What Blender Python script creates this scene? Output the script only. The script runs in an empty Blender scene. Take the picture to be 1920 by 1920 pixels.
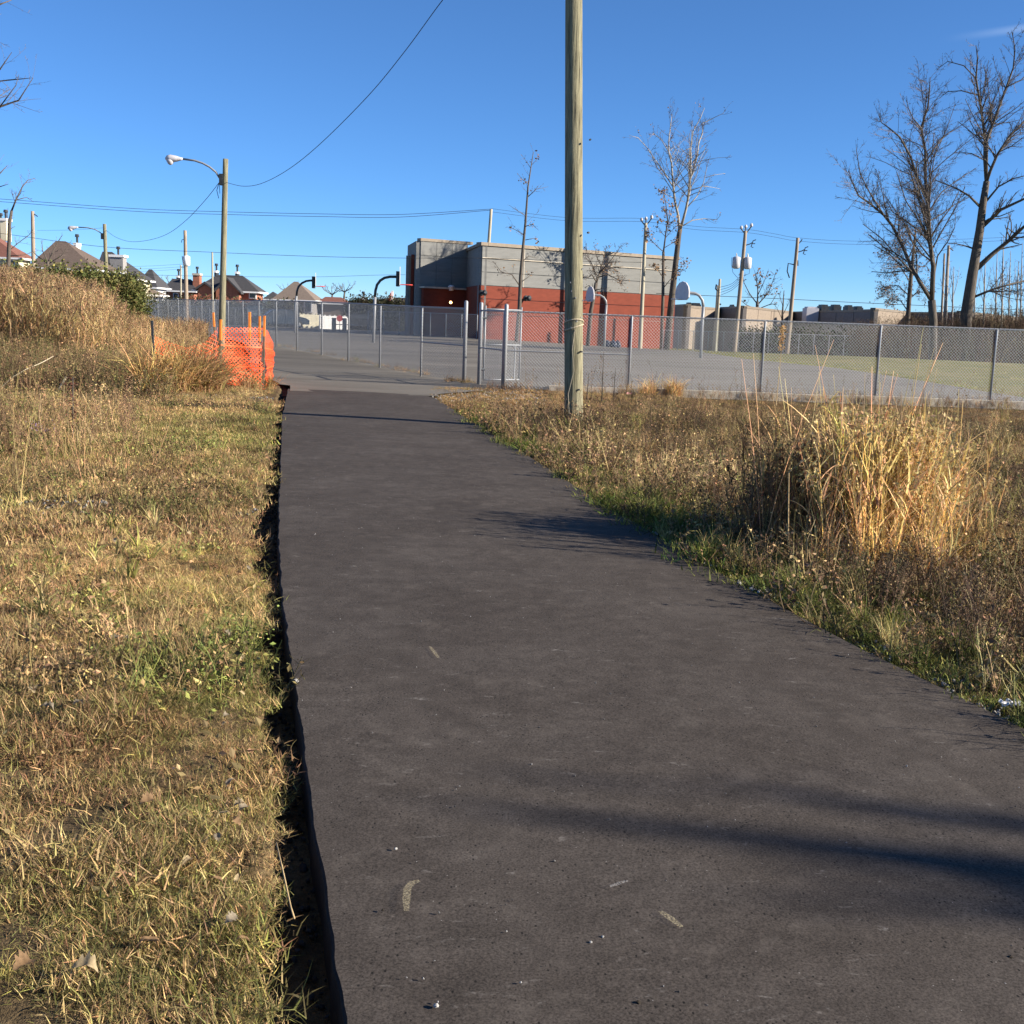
import bpy, math, random
import numpy as np
from mathutils import Vector, Matrix
random.seed(7); rng = np.random.default_rng(7)
sc = bpy.context.scene; col = sc.collection
# ------------------------------------------------------------------ camera
F = 2141.0; TH = math.radians(2.09); PT = math.radians(9.52); CH = 1.6
fw = Vector((0, math.cos(PT), -math.sin(PT))); r0 = Vector((1, 0, 0)); u0 = Vector((0, math.sin(PT), math.cos(PT)))
RR = math.cos(TH)*r0 + math.sin(TH)*u0; UU = math.cos(TH)*u0 - math.sin(TH)*r0
cd = bpy.data.cameras.new('camera'); cam = bpy.data.objects.new('camera', cd); col.objects.link(cam)
cam.matrix_world = Matrix(((RR.x, UU.x, -fw.x, 0), (RR.y, UU.y, -fw.y, 0), (RR.z, UU.z, -fw.z, CH), (0, 0, 0, 1)))
cd.sensor_width = 36; cd.sensor_fit = 'HORIZONTAL'; cd.lens = F/1920*36; cd.clip_start = .05; cd.clip_end = 2500
sc.camera = cam
# ------------------------------------------------------------------ light
SUN_EL = math.radians(23); to_sun = Vector((math.cos(SUN_EL), -.22, math.sin(SUN_EL))).normalized()
w = bpy.data.worlds.new('World'); sc.world = w; w.use_nodes = True
nt = w.node_tree; bg = nt.nodes['Background']
sky = nt.nodes.new('ShaderNodeTexSky'); sky.sky_type = 'NISHITA'; sky.sun_disc = False
sky.sun_elevation = SUN_EL; sky.sun_rotation = math.radians(103)
sky.air_density = 2.0; sky.dust_density = 0; sky.ozone_density = 6.0; sky.altitude = 9000      # the clear deep blue of a cold dry day
hsv = nt.nodes.new('ShaderNodeHueSaturation'); hsv.inputs['Saturation'].default_value = 1.05; hsv.inputs['Value'].default_value = 1.0
nt.links.new(sky.outputs[0], hsv.inputs['Color']); tcw = nt.nodes.new('ShaderNodeTexCoord').outputs['Generated']
def wdot(v):
    n = nt.nodes.new('ShaderNodeVectorMath'); n.operation = 'DOT_PRODUCT'; n.inputs[1].default_value = v; nt.links.new(tcw, n.inputs[0]); return n.outputs['Value']
def wmap(s_, a, b_, lo, hi):
    n = nt.nodes.new('ShaderNodeMapRange'); n.interpolation_type = 'SMOOTHSTEP'; n.inputs[1].default_value = a; n.inputs[2].default_value = b_; n.inputs[3].default_value = lo; n.inputs[4].default_value = hi; nt.links.new(s_, n.inputs[0]); return n.outputs[0]
def wmul(a, b_, op='MULTIPLY'):
    n = nt.nodes.new('ShaderNodeMath'); n.operation = op; nt.links.new(a, n.inputs[0])
    if isinstance(b_, float): n.inputs[1].default_value = b_
    else: nt.links.new(b_, n.inputs[1])
    return n.outputs[0]
rd = lambda px, py: (fw + RR*((px-960)/F) - UU*((py-960)/F)).normalized()
ca_, cb_ = rd(1780, 72), rd(1940, 50); cn_ = ca_.cross(cb_).normalized(); ct_ = (cb_-ca_).normalized()      # an old vapour trail high in the sky
band = wmap(wmul(wdot(cn_), 0.0, 'ABSOLUTE'), 0.0, .0045, 1.0, 0.0); along = wmap(wdot(ct_), ct_.dot(ca_)-.01, ct_.dot(cb_)+.02, 0.0, .16)
mxw = nt.nodes.new('ShaderNodeMix'); mxw.data_type = 'RGBA'; nt.links.new(wmul(band, along), mxw.inputs[0]); nt.links.new(hsv.outputs[0], mxw.inputs[6]); mxw.inputs[7].default_value = (7, 8, 9, 1)
nt.links.new(mxw.outputs[2], bg.inputs[0]); bg.inputs[1].default_value = .076
sl = bpy.data.lights.new('sun', 'SUN'); sl.energy = 5.0; sl.angle = math.radians(.53); sl.color = (1, .90, .76)
so = bpy.data.objects.new('sun', sl); col.objects.link(so); so.rotation_euler = to_sun.to_track_quat('Z', 'Y').to_euler()
vs = sc.view_settings; vs.view_transform = 'Standard'; vs.look = 'None'; vs.gamma = 1; vs.exposure = 1.2; vs.use_curve_mapping = False
sc.cycles.max_bounces = 5; sc.cycles.transparent_max_bounces = 12; sc.cycles.diffuse_bounces = 3

# ------------------------------------------------------------------ measuring helpers (pixel of the photograph + distance -> point of the place)
def ray(px, py): return fw + RR*((px-960)/F) - UU*((py-960)/F)
def at(px, py, D): d = ray(px, py); return d*(D/d.y) + Vector((0, 0, CH))
def gp(px, py, z=0.0): d = ray(px, py); t = (z-CH)/d.z; p = d*t; return Vector((p.x, p.y, z))
def S(v, a, b):
    t = np.clip((v-a)/(b-a), 0, 1); return t*t*(3-2*t)
def vnoise(x, y, sc_=1.0, seed=0):
    x = np.asarray(x, float)*sc_ + seed*17.3; y = np.asarray(y, float)*sc_ + seed*9.1
    xi = np.floor(x); yi = np.floor(y); fx = x-xi; fy = y-yi; fx = fx*fx*(3-2*fx); fy = fy*fy*(3-2*fy)
    h = lambda a, b: np.modf(np.abs(np.sin(a*127.1+b*311.7+seed)*43758.5453))[0]
    return (h(xi, yi)*(1-fx)+h(xi+1, yi)*fx)*(1-fy) + (h(xi, yi+1)*(1-fx)+h(xi+1, yi+1)*fx)*fy
# path edges and terrain
LY = [-6, 2.38, 3.21, 4.74, 5.97, 7.31, 9.12, 12.09, 16.92, 24.62, 30, 60, 140]
LX = [1.6, -.35, -.54, -.91, -1.2, -1.51, -1.9, -2.49, -3.47, -4.91, -6.0, -14, -48]
RY = [-6, 4.56, 4.96, 5.7, 6.95, 8.46, 10.77, 14.77, 18.08, 21.89, 24.3]
RX = [4.7, 2.17, 2.05, 1.82, 1.50, 1.17, .71, -.03, -.69, -1.4, -1.85]
def xL(y): return np.interp(y, LY, LX)
def xR(y): return np.interp(y, RY, RX)
def xA(y): return np.interp(y, [24, 26, 30, 49, 60, 135, 200], [-4.9, -5.4, -6.9, -11.6, -15.5, -45, -72])   # left edge of the old asphalt
def zg(x, y):
    x = np.asarray(x, float); y = np.asarray(y, float)
    z = .2*S(y, 25, 46) + .1*S(y, 50, 78)*S(-x, -5, 5) - .3*S(y, 66, 84)*S(x, -2, 11) - .5*S(y, 80, 95)*S(x, 12, 20)
    z = z + .55*S(xA(y)-x, 2.5, 9)*S(y, 16, 30)
    return z
def zs(x, y): return float(zg(x, y))

# ------------------------------------------------------------------ mesh building
class MB:
    def __init__(s): s.v = []; s.f = []
    def add(s, vs_, fs): n = len(s.v); s.v += [tuple(p) for p in vs_]; s.f += [tuple(i+n for i in f) for f in fs]
    def box(s, c, sx, sy, sz, rot=0.0):
        ca, sa = math.cos(rot), math.sin(rot); P = []
        for z in (-.5, .5):
            for x, y in ((-.5, -.5), (.5, -.5), (.5, .5), (-.5, .5)):
                a, b = x*sx, y*sy; P.append((c[0]+a*ca-b*sa, c[1]+a*sa+b*ca, c[2]+z*sz))
        s.add(P, [(3, 2, 1, 0), (4, 5, 6, 7), (0, 1, 5, 4), (1, 2, 6, 5), (2, 3, 7, 6), (3, 0, 4, 7)])
    def tube(s, pts, rad, n=8, cap=True):
        pts = [Vector(p) for p in pts]; m = len(pts)
        if not hasattr(rad, '__len__'): rad = [rad]*m
        N = None; V = []
        for i, p in enumerate(pts):
            t = (pts[min(i+1, m-1)]-pts[max(i-1, 0)])
            t = t.normalized() if t.length > 1e-9 else Vector((0, 0, 1))
            if N is None: N = t.orthogonal().normalized()
            else:
                N = N - t*N.dot(t); N = N.normalized() if N.length > 1e-6 else t.orthogonal().normalized()
            B = t.cross(N)
            for k in range(n):
                a = 2*math.pi*k/n; V.append(p + (N*math.cos(a)+B*math.sin(a))*rad[i])
        Fs = [(i*n+k, i*n+(k+1) % n, (i+1)*n+(k+1) % n, (i+1)*n+k) for i in range(m-1) for k in range(n)]
        if cap: Fs += [tuple(range(n))[::-1], tuple((m-1)*n+k for k in range(n))]
        s.add(V, Fs)
    def slab(s, poly, off):     # polygon (list of points) extruded by the vector off
        n = len(poly); P = [Vector(p) for p in poly]; o = Vector(off)
        s.add(P + [p+o for p in P], [tuple(range(n)), tuple(range(2*n-1, n-1, -1))] + [(i, i+n, (i+1) % n+n, (i+1) % n) for i in range(n)])
    def build(s, name, mat_, parent=None, smooth=False):
        me = bpy.data.meshes.new(name); o = None
        off = parent_world(parent) if parent else Vector((0, 0, 0))
        me.from_pydata([(p[0]-off.x, p[1]-off.y, p[2]-off.z) for p in s.v], [], s.f)
        me.materials.append(mat_); me.update()
        if smooth: me.shade_smooth()
        o = bpy.data.objects.new(name, me); col.objects.link(o)
        if parent: o.parent = parent
        return o
def parent_world(o):
    p = Vector(o.location)
    while o.parent: o = o.parent; p = p + Vector(o.location)
    return p
def tag(o, label=None, cat=None, group=None, kind=None):
    if label: o['label'] = label
    if cat: o['category'] = cat
    if group: o['group'] = group
    if kind: o['kind'] = kind
    return o
def thing(name, loc, label, cat, group=None):
    o = bpy.data.objects.new(name, None); col.objects.link(o); o.location = loc; o.empty_display_size = .2
    return tag(o, label, cat, group)
def grid_mesh(name, X, Y, Z, mat_, smooth=True):
    h, wd = X.shape; V = np.stack([X, Y, Z], -1).reshape(-1, 3)
    idx = np.arange(h*wd).reshape(h, wd)
    q = np.stack([idx[:-1, :-1], idx[:-1, 1:], idx[1:, 1:], idx[1:, :-1]], -1).reshape(-1, 4)
    me = bpy.data.meshes.new(name); me.from_pydata(V.tolist(), [], q.tolist()); me.materials.append(mat_)
    if smooth: me.shade_smooth()
    o = bpy.data.objects.new(name, me); col.objects.link(o); return o

# ------------------------------------------------------------------ materials
def newmat(name):
    m = bpy.data.materials.new(name); m.use_nodes = True; return m, m.node_tree, m.node_tree.nodes['Principled BSDF']
def N(t, typ, **kw):
    n = t.nodes.new(typ)
    for k, v in kw.items(): setattr(n, k, v)
    return n
def ramp(t, fac, stops):
    r = N(t, 'ShaderNodeValToRGB'); e = r.color_ramp.elements
    while len(e) < len(stops): e.new(.5)
    for i, (p, c) in enumerate(stops): e[i].position = p; e[i].color = (*c, 1) if len(c) == 3 else c
    t.links.new(fac, r.inputs[0]); return r.outputs[0]
def noise(t, vec, scale, detail=4, rough=.55, dist=0):
    n = N(t, 'ShaderNodeTexNoise'); n.inputs['Scale'].default_value = scale; n.inputs['Detail'].default_value = detail
    n.inputs['Roughness'].default_value = rough; n.inputs['Distortion'].default_value = dist
    t.links.new(vec, n.inputs['Vector']); return n.outputs['Fac']
def mapping(t, vec, sc_): m = N(t, 'ShaderNodeMapping'); m.inputs['Scale'].default_value = sc_; t.links.new(vec, m.inputs[0]); return m.outputs[0]
def mixc(t, fac, a, b, mode='MIX'):
    m = N(t, 'ShaderNodeMix', data_type='RGBA', blend_type=mode)
    for s_, v in ((0, fac), (6, a), (7, b)):
        if isinstance(v, (int, float)): m.inputs[s_].default_value = v
        elif isinstance(v, tuple): m.inputs[s_].default_value = (*v, 1)
        else: t.links.new(v, m.inputs[s_])
    return m.outputs[2]
def bump(t, b, h, strength, dist=.01):
    n = N(t, 'ShaderNodeBump'); n.inputs['Strength'].default_value = strength; n.inputs['Distance'].default_value = dist
    t.links.new(h, n.inputs['Height']); t.links.new(n.outputs[0], b.inputs['Normal'])
def mk(name, c, var=.25, scale=4, rough=.85, bmp=.3, metal=0, stretch=(1, 1, 1), dist=.01, fine=None):
    m, t, b = newmat(name); tc = N(t, 'ShaderNodeTexCoord').outputs['Object']; v = mapping(t, tc, stretch)
    n = noise(t, v, scale, 6, .65)
    lo = tuple(x*(1-var) for x in c); hi = tuple(min(1, x*(1+var)) for x in c)
    o = ramp(t, n, [(.3, lo), (.7, hi)])
    if fine:
        n2 = noise(t, v, fine, 3, .6); o = mixc(t, .5, o, ramp(t, n2, [(.3, (.35, .35, .35)), (.7, (.65, .65, .65))]), 'OVERLAY')
    t.links.new(o, b.inputs['Base Color']); b.inputs['Roughness'].default_value = rough; b.inputs['Metallic'].default_value = metal
    b.inputs['Specular IOR Level'].default_value = .3
    if bmp: bump(t, b, n, bmp, dist)
    return m
M = {}
M['galv'] = mk('galvanised_steel', (.27, .28, .29), .2, 30, .5, .05, .2)
M['wire'] = mk('galvanised_wire', (.30, .32, .34), .15, 30, .5, 0, .2)
M['pole'] = mk('weathered_pole_wood', (.20, .185, .118), .6, 3, .9, .7, 0, (14, 14, .7), .02, 22)
M['pole2'] = mk('distant_pole_wood', (.30, .24, .18), .3, 3, .9, .2, 0, (8, 8, .5))
M['pole3'] = mk('pale_pole_wood', (.36, .33, .25), .3, 3, .9, .2, 0, (8, 8, .5))
M['bark'] = mk('tree_bark', (.095, .08, .066), .45, 3, .95, .8, 0, (5, 5, 1), .03)
M['twig'] = mk('twig_bark', (.15, .12, .10), .3, 3, .95, 0)
M['palebark'] = mk('pale_bark', (.30, .275, .235), .4, 2, .9, .3, 0, (4, 4, 1))
M['deadleaf'] = mk('dead_leaf', (.24, .14, .065), .4, 9, .9, .2)
M['concrete'] = mk('concrete', (.46, .41, .33), .25, 3, .9, .4, 0, (1, 1, 1), .01, 40)
M['conc2'] = mk('school_concrete', (.182, .183, .174), .12, 1.2, .9, .1, 0, (1, 1, 6))
M['conc2s'] = mk('school_concrete_side', (.20, .198, .185), .12, 1.2, .9, .1, 0, (1, 1, 6))
M['redbrick'] = mk('school_red_brick', (.165, .038, .022), .15, 2, .9, .1, 0, (1, 1, 3))
M['coping'] = mk('roof_coping', (.20, .165, .125), .15, 3, .6, 0, .2)
M['darkmet'] = mk('dark_metal', (.05, .055, .06), .3, 8, .5, .05, .4)
M['white'] = mk('white_paint', (.75, .75, .74), .06, 5, .6, .03)
M['greyplas'] = mk('grey_backboard', (.50, .49, .51), .08, 5, .6, .03)
M['cream'] = mk('cream_siding', (.66, .60, .44), .07, 2, .85, .05)
M['greyw'] = mk('grey_brick', (.27, .26, .25), .15, 4, .9, .1)
M['brick'] = mk('house_brick', (.30, .12, .075), .2, 5, .9, .1)
M['roof_brown'] = mk('brown_shingles', (.125, .093, .075), .25, 5, .95, .2, 0, (1, 1, 3))
M['roof_red'] = mk('red_shingles', (.19, .085, .065), .25, 5, .95, .2, 0, (1, 1, 3))
M['roof_tan'] = mk('tan_shingles', (.17, .135, .11), .25, 5, .95, .2, 0, (1, 1, 3))
M['roof_dark'] = mk('charcoal_shingles', (.055, .055, .06), .25, 5, .95, .2, 0, (1, 1, 3))
M['tanw'] = mk('tan_block_wall', (.22, .18, .14), .15, 2, .9, .1, 0, (1, 1, 4))
M['warew'] = mk('grey_brown_block_wall', (.20, .18, .165), .15, 2, .9, .1, 0, (1, 1, 4))
M['orange'] = mk('orange_net_plastic', (.85, .115, .03), .12, 3, .55, 0)
M['stakeo'] = mk('orange_painted_wood', (.85, .25, .04), .1, 9, .8, .1)
M['stakew'] = mk('stake_wood', (.16, .12, .08), .3, 9, .9, .2)
M['red'] = mk('red_paint', (.6, .06, .05), .1, 9, .6, .05)
M['carb'] = mk('dark_blue_car_paint', (.03, .05, .075), .1, 3, .25, 0, .3)
M['cark'] = mk('black_car_paint', (.03, .032, .036), .1, 3, .25, 0, .3)
M['rubber'] = mk('tyre_rubber', (.02, .02, .02), .1, 9, .9, 0)
M['soil'] = mk('dark_soil', (.035, .028, .02), .4, 20, 1, .6)
M['edgeshade'] = mk('shaded_path_edge', (.016, .015, .015), .4, 30, .9, .4)  # path side faces and bevels: their shade put into a near-black colour
M['wirek'] = mk('black_cable', (.035, .035, .038), .1, 3, .8, 0)
M['stone'] = mk('grey_stone', (.33, .32, .30), .3, 40, .9, .3)
M['rope'] = mk('pale_rope', (.42, .36, .25), .2, 40, .9, .2)
M['bagk'] = mk('blue_black_plastic', (.015, .025, .05), .3, 6, .35, .3)
M['paper'] = mk('crumpled_white_paper', (.7, .68, .66), .1, 20, .9, .5, 0, (1, 1, 1), .02)
M['stalk'] = mk('dry_stalk_straw', (.40, .29, .15), .25, 12, .8, 0)
M['goldleaf'] = mk('golden_seed', (.55, .33, .12), .3, 12, .9, 0)
M['pink'] = mk('faded_pink_plastic', (.6, .3, .28), .1, 10, .7, .1)
M['chalk'] = mk('faded_vinyl_cream', (.60, .56, .42), .1, 3, .8, .1)
M['purple'] = mk('aster_petal', (.22, .14, .42), .2, 10, .8, 0)
def glass():
    m, t, b = newmat('window_glass'); b.inputs['Base Color'].default_value = (.03, .035, .045, 1); b.inputs['Roughness'].default_value = .08
    b.inputs['Specular IOR Level'].default_value = .6; return m
M['glass'] = glass()
def lampmat():
    m, t, b = newmat('lit_lamp'); b.inputs['Base Color'].default_value = (1, .6, .25, 1); b.inputs['Emission Color'].default_value = (1, .5, .15, 1)
    b.inputs['Emission Strength'].default_value = 6; return m
M['lit'] = lampmat()

def asphalt_new():
    m, t, b = newmat('new_asphalt'); tc = N(t, 'ShaderNodeTexCoord').outputs['Object']
    big = noise(t, tc, .9, 8, .72, .3); mid = noise(t, tc, 7, 6, .7); fine = noise(t, tc, 140, 3, .8)
    c = ramp(t, big, [(.3, (.053, .044, .037)), (.5, (.064, .054, .046)), (.62, (.075, .064, .055)), (.75, (.096, .083, .071))])
    c = mixc(t, .55, c, ramp(t, mid, [(.3, (.30, .30, .30)), (.7, (.70, .70, .70))]), 'OVERLAY')
    c = mixc(t, .85, c, ramp(t, fine, [(.36, (.22, .22, .22)), (.5, (.5, .5, .5)), (.66, (.80, .80, .80))]), 'OVERLAY')
    # aggregate holes and pale chips
    vo = N(t, 'ShaderNodeTexVoronoi'); vo.inputs['Scale'].default_value = 55; t.links.new(mapping(t, tc, (1, .6, 1)), vo.inputs['Vector'])
    holes = ramp(t, vo.outputs['Distance'], [(.13, (1, 1, 1)), (.21, (0, 0, 0))])
    hm = ramp(t, noise(t, tc, 9, 4, .7), [(.45, (0, 0, 0)), (.56, (1, 1, 1))])
    hh = mixc(t, 1.0, holes, hm, 'MULTIPLY'); c = mixc(t, hh, c, (.012, .011, .010))
    vo2 = N(t, 'ShaderNodeTexVoronoi'); vo2.inputs['Scale'].default_value = 34; t.links.new(tc, vo2.inputs['Vector'])
    chips = ramp(t, vo2.outputs['Distance'], [(.05, (1, 1, 1)), (.075, (0, 0, 0))]); sepc = N(t, 'ShaderNodeSeparateColor'); t.links.new(vo2.outputs['Color'], sepc.inputs[0])
    cm = ramp(t, sepc.outputs[0], [(.80, (0, 0, 0)), (.82, (1, 1, 1))]); c = mixc(t, mixc(t, 1.0, chips, cm, 'MULTIPLY'), c, (.28, .26, .24))
    # white scuffs, lying across the path
    sv = mapping(t, tc, (5, 13, 1)); s1 = noise(t, sv, 1.3, 8, .75, .6); sc_ = ramp(t, s1, [(.595, (0, 0, 0)), (.68, (1, 1, 1))])
    c = mixc(t, mixc(t, 1.0, sc_, ramp(t, noise(t, tc, 45, 2, .6), [(.4, (0, 0, 0)), (.6, (.75, .75, .75))]), 'MULTIPLY'), c, (.22, .20, .18))
    dust = ramp(t, noise(t, tc, 3.2, 9, .8, .2), [(.54, (0, 0, 0)), (.66, (.38, .38, .38))]); c = mixc(t, dust, c, (.135, .116, .098))
    t.links.new(c, b.inputs['Base Color']); b.inputs['Roughness'].default_value = .9; b.inputs['Specular IOR Level'].default_value = .12
    hb = mixc(t, .5, fine, vo.outputs['Distance']); bump(t, b, hb, .22, .004); return m
M['newasph'] = asphalt_new()
def asphalt_old():
    m, t, b = newmat('old_asphalt'); tc = N(t, 'ShaderNodeTexCoord').outputs['Object']
    big = noise(t, mapping(t, tc, (.35, 1.2, 1)), .35, 6, .65, .5); fine = noise(t, tc, 30, 4, .8)
    c = ramp(t, big, [(.3, (.115, .104, .088)), (.5, (.155, .142, .12)), (.7, (.20, .183, .155))])
    c = mixc(t, .6, c, ramp(t, fine, [(.3, (.36, .36, .36)), (.7, (.64, .64, .64))]), 'OVERLAY')
    st = ramp(t, noise(t, mapping(t, tc, (.5, 3, 1)), 1.4, 6, .7), [(.6, (0, 0, 0)), (.75, (.5, .5, .5))]); c = mixc(t, st, c, (.31, .28, .235))
    cr = ramp(t, noise(t, mapping(t, tc, (.6, 2.5, 1)), 2.3, 6, .7, 1.5), [(.30, (.6, .6, .6)), (.38, (0, 0, 0))]); c = mixc(t, cr, c, (.10, .095, .09))
    t.links.new(c, b.inputs['Base Color']); b.inputs['Roughness'].default_value = .93; b.inputs['Specular IOR Level'].default_value = .12; bump(t, b, fine, .4, .01); return m
M['oldasph'] = asphalt_old()
def groundmat(name, cols, sc_=1.2):
    m, t, b = newmat(name); tc = N(t, 'ShaderNodeTexCoord').outputs['Object']
    n1 = noise(t, tc, sc_, 8, .7, .5); n2 = noise(t, tc, 22, 5, .8)
    c = ramp(t, n1, [(.3+.4*i/(len(cols)-1), k) for i, k in enumerate(cols)])
    c = mixc(t, .9, c, ramp(t, n2, [(.3, (.2, .2, .2)), (.7, (.75, .75, .75))]), 'OVERLAY')
    t.links.new(c, b.inputs['Base Color']); b.inputs['Roughness'].default_value = 1; b.inputs['Specular IOR Level'].default_value = .1
    bump(t, b, n2, .8, .04); return m
M['ground'] = groundmat('weedy_ground', [(.055, .042, .024), (.12, .085, .045), (.19, .14, .075)])
M['lawn'] = groundmat('school_lawn', [(.11, .115, .035), (.16, .15, .05), (.23, .185, .08)], .5)
def plantmat(name, transl=.3, pale=1.0):
    m, t, b = newmat(name); a = N(t, 'ShaderNodeAttribute', attribute_type='INSTANCER', attribute_name='tint')
    v = N(t, 'ShaderNodeAttribute', attribute_type='GEOMETRY', attribute_name='vc')
    sep = N(t, 'ShaderNodeSeparateColor'); t.links.new(v.outputs['Color'], sep.inputs[0])
    br = ramp(t, sep.outputs[0], [(0, (.45, .43, .40)), (.55, (1, 1, 1)), (1, (1.7*pale, 1.6*pale, 1.4*pale))])
    c = mixc(t, 1.0, a.outputs['Color'], br, 'MULTIPLY')
    hs = N(t, 'ShaderNodeHueSaturation'); t.links.new(c, hs.inputs['Color'])
    mr = N(t, 'ShaderNodeMapRange'); mr.inputs[3].default_value = .46; mr.inputs[4].default_value = .53; t.links.new(sep.outputs[1], mr.inputs[0]); t.links.new(mr.outputs[0], hs.inputs['Hue'])
    c = hs.outputs[0]
    t.links.new(c, b.inputs['Base Color']); b.inputs['Roughness'].default_value = .7; b.inputs['Specular IOR Level'].default_value = .25
    tr = N(t, 'ShaderNodeBsdfTranslucent'); t.links.new(c, tr.inputs[0]); mx = N(t, 'ShaderNodeMixShader'); mx.inputs[0].default_value = transl
    t.links.new(b.outputs[0], mx.inputs[1]); t.links.new(tr.outputs[0], mx.inputs[2]); t.links.new(mx.outputs[0], t.nodes['Material Output'].inputs[0]); return m
M['blade'] = plantmat('grass_blade', .3); M['stem'] = plantmat('weed_stem', .1)
def simpleplant(name, c):   # for objects that are not instances
    m, t, b = newmat(name); v = N(t, 'ShaderNodeAttribute', attribute_type='GEOMETRY', attribute_name='vc')
    sep = N(t, 'ShaderNodeSeparateColor'); t.links.new(v.outputs['Color'], sep.inputs[0])
    br = ramp(t, sep.outputs[0], [(0, tuple(x*.45 for x in c)), (.5, c), (1, tuple(min(1, x*1.7) for x in c))])
    t.links.new(br, b.inputs['Base Color']); b.inputs['Roughness'].default_value = .75
    tr = N(t, 'ShaderNodeBsdfTranslucent'); t.links.new(br, tr.inputs[0]); mx = N(t, 'ShaderNodeMixShader'); mx.inputs[0].default_value = .25
    t.links.new(b.outputs[0], mx.inputs[1]); t.links.new(tr.outputs[0], mx.inputs[2]); t.links.new(mx.outputs[0], t.nodes['Material Output'].inputs[0]); return m

# ------------------------------------------------------------------ setting: ground, path, yard, lawn, curb
uu = np.unique(np.concatenate([np.array([-260, -200, -150, -110, -80, -60, -48, -38, -30, -25, -20]), np.arange(-17, -3, .5), np.arange(-3, -.45, .15), np.arange(-.45, .0, .025), [.02, .3, 1, 1.8, 2.4],
                               np.arange(2.6, 3.6, .06), np.arange(3.6, 12, .35), np.arange(12, 30, 1.5), [34, 40, 50, 65, 85, 110, 150, 200, 260]]))
yy = np.concatenate([np.arange(-14, 1.5, 1.), np.arange(1.5, 9, .07), np.arange(9, 26, .22), np.arange(26, 60, 1.2), np.arange(60, 130, 4), [140, 160, 190, 230, 280, 340, 420, 520, 700, 900]])
def uoff(y): return np.interp(y, [-20, 26, 40, 1000], [1, 1, 0, 0])
def turf_edge(y): return -.150 - .05*(vnoise(y, 0, 1.1, 3)-.5)*2 - .05*(vnoise(y, 0, 4, 5)-.5)*2 - .10*np.exp(-((y-8.3)/.8)**2) - .03*np.exp(-((y-2.6)/.8)**2)
Yg = np.repeat(yy[:, None], len(uu), 1); Ug = np.repeat(uu[None, :], len(yy), 0)
Xg = Ug + xL(Yg)*uoff(Yg)
Zg = zg(Xg, Yg)
def zverge(x, y):   # finished surface of the verges beside the path (left turf block, right weeds)
    u = x - xL(y); wd = xR(y)-xL(y)
    nz = .05*(vnoise(x, y, 1.5, 1)-.5) + .05*(vnoise(x, y, 4.2, 2)-.5)
    edge = turf_edge(y)
    zl = np.where(u > edge, -.15, np.where(u > edge-.03, -.15+(edge-u)/.03*.13, -.02+.03*S(edge-.03-u, 0, .6))) + nz*(u < edge)
    zr = -.03 + nz*1.5 - .10*S(u-wd, .3, 1.6)*S(y, -20, 1)*(1-S(y, 18, 26))
    return np.where(u < wd*.5, zl, np.where(u > wd-.02, zr, -.15))
m_ = 1-S(Yg, 24.6, 26.5)
Zg = Zg + (zverge(Xg, Yg)*m_ + (-.05)*(1-m_)*((Xg > xA(Yg)-.6) & (Yg < 140)))
ground = grid_mesh('ground', Xg, Yg, Zg, M['ground']); tag(ground, kind='structure')
def zsurf(x, y):
    x = np.asarray(x, float); y = np.asarray(y, float); m1 = 1-S(y, 24.6, 26.5)
    return zg(x, y) + zverge(x, y)*m1
# new asphalt path, a slab with edges
ys = np.concatenate([np.arange(-6, 1.5, .5), np.arange(1.5, 12, .05), np.arange(12, 24.4, .3)]); MBp = MB(); nx = 18; V = []
for j, y in enumerate(ys):
    a = xL(y) + .012*(vnoise(y, 1, 2.5, 8)-.5) + .02*(vnoise(y, 1, .7, 8)-.5) + .012*(vnoise(y, 3, 9, 8)-.5) + .007*(vnoise(y, 5, 19, 4)-.5); b_ = xR(y) + .03*(vnoise(y, 2, 1.3, 9)-.5)
    tw = S(y, 23.0, 24.4)
    row = [(a-.004, y, -.16), (a, y, -.006)]
    for i in range(nx+1):
        s_ = i/nx; x = a+.007 + (b_-a-.014)*s_; row.append((x, y + tw*(-.55*s_), .012*math.sin(math.pi*s_) + .006*(float(vnoise(x, y, .8, 4))-.5) + zs(x, y)))
    row += [(b_, y-tw*.55, -.012), (b_+.015, y-tw*.55, -.16)]; V.append(row)
V = np.array(V); pth = grid_mesh('path', V[..., 0], V[..., 1], V[..., 2], M['newasph'], False); tag(pth, kind='structure'); pth.data.shade_smooth(); pth.data.materials.append(M['edgeshade'])
nq = V.shape[1]-1; mi = np.zeros((V.shape[0]-1, nq), dtype=np.int32); mi[:, :2] = 1; mi[:, -2:] = 1; pth.data.polygons.foreach_set('material_index', mi.ravel())  # both path edges take the painted shade colour
pth.data.set_sharp_from_angle(angle=math.radians(14))
# old asphalt of the yard and of the lane outside the fence
ys = np.concatenate([np.arange(23.6, 30, .25), np.arange(30, 60, 1.), np.arange(60, 126, 2.)]); V = []
def xRyard(y): return np.interp(y, [23.6, 24.2, 25, 26.4, 26.9, 27.25, 27.4, 32, 46, 55, 76, 80, 126], [-1.65, -1.72, -1.3, -.6, -.25, .2, 14.6, 13.6, 12.6, 10.8, 10.2, 9.6, 9.0])
for y in ys:
    a = xA(y) + .25*(float(vnoise(y, 3, .8, 2))-.5); a = a if y > 25.5 else float(xL(y))+.05; b_ = float(xRyard(y)) + .15*(float(vnoise(y, 3, 1.5, 6))-.5)
    V.append([(x, y, zs(x, y) + .006) for x in (a + (b_-a)*np.linspace(0, 1, 40))])
V = np.array(V); o = grid_mesh('asphalt_yard', V[..., 0], V[..., 1], V[..., 2], M['oldasph']); tag(o, kind='structure')
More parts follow.
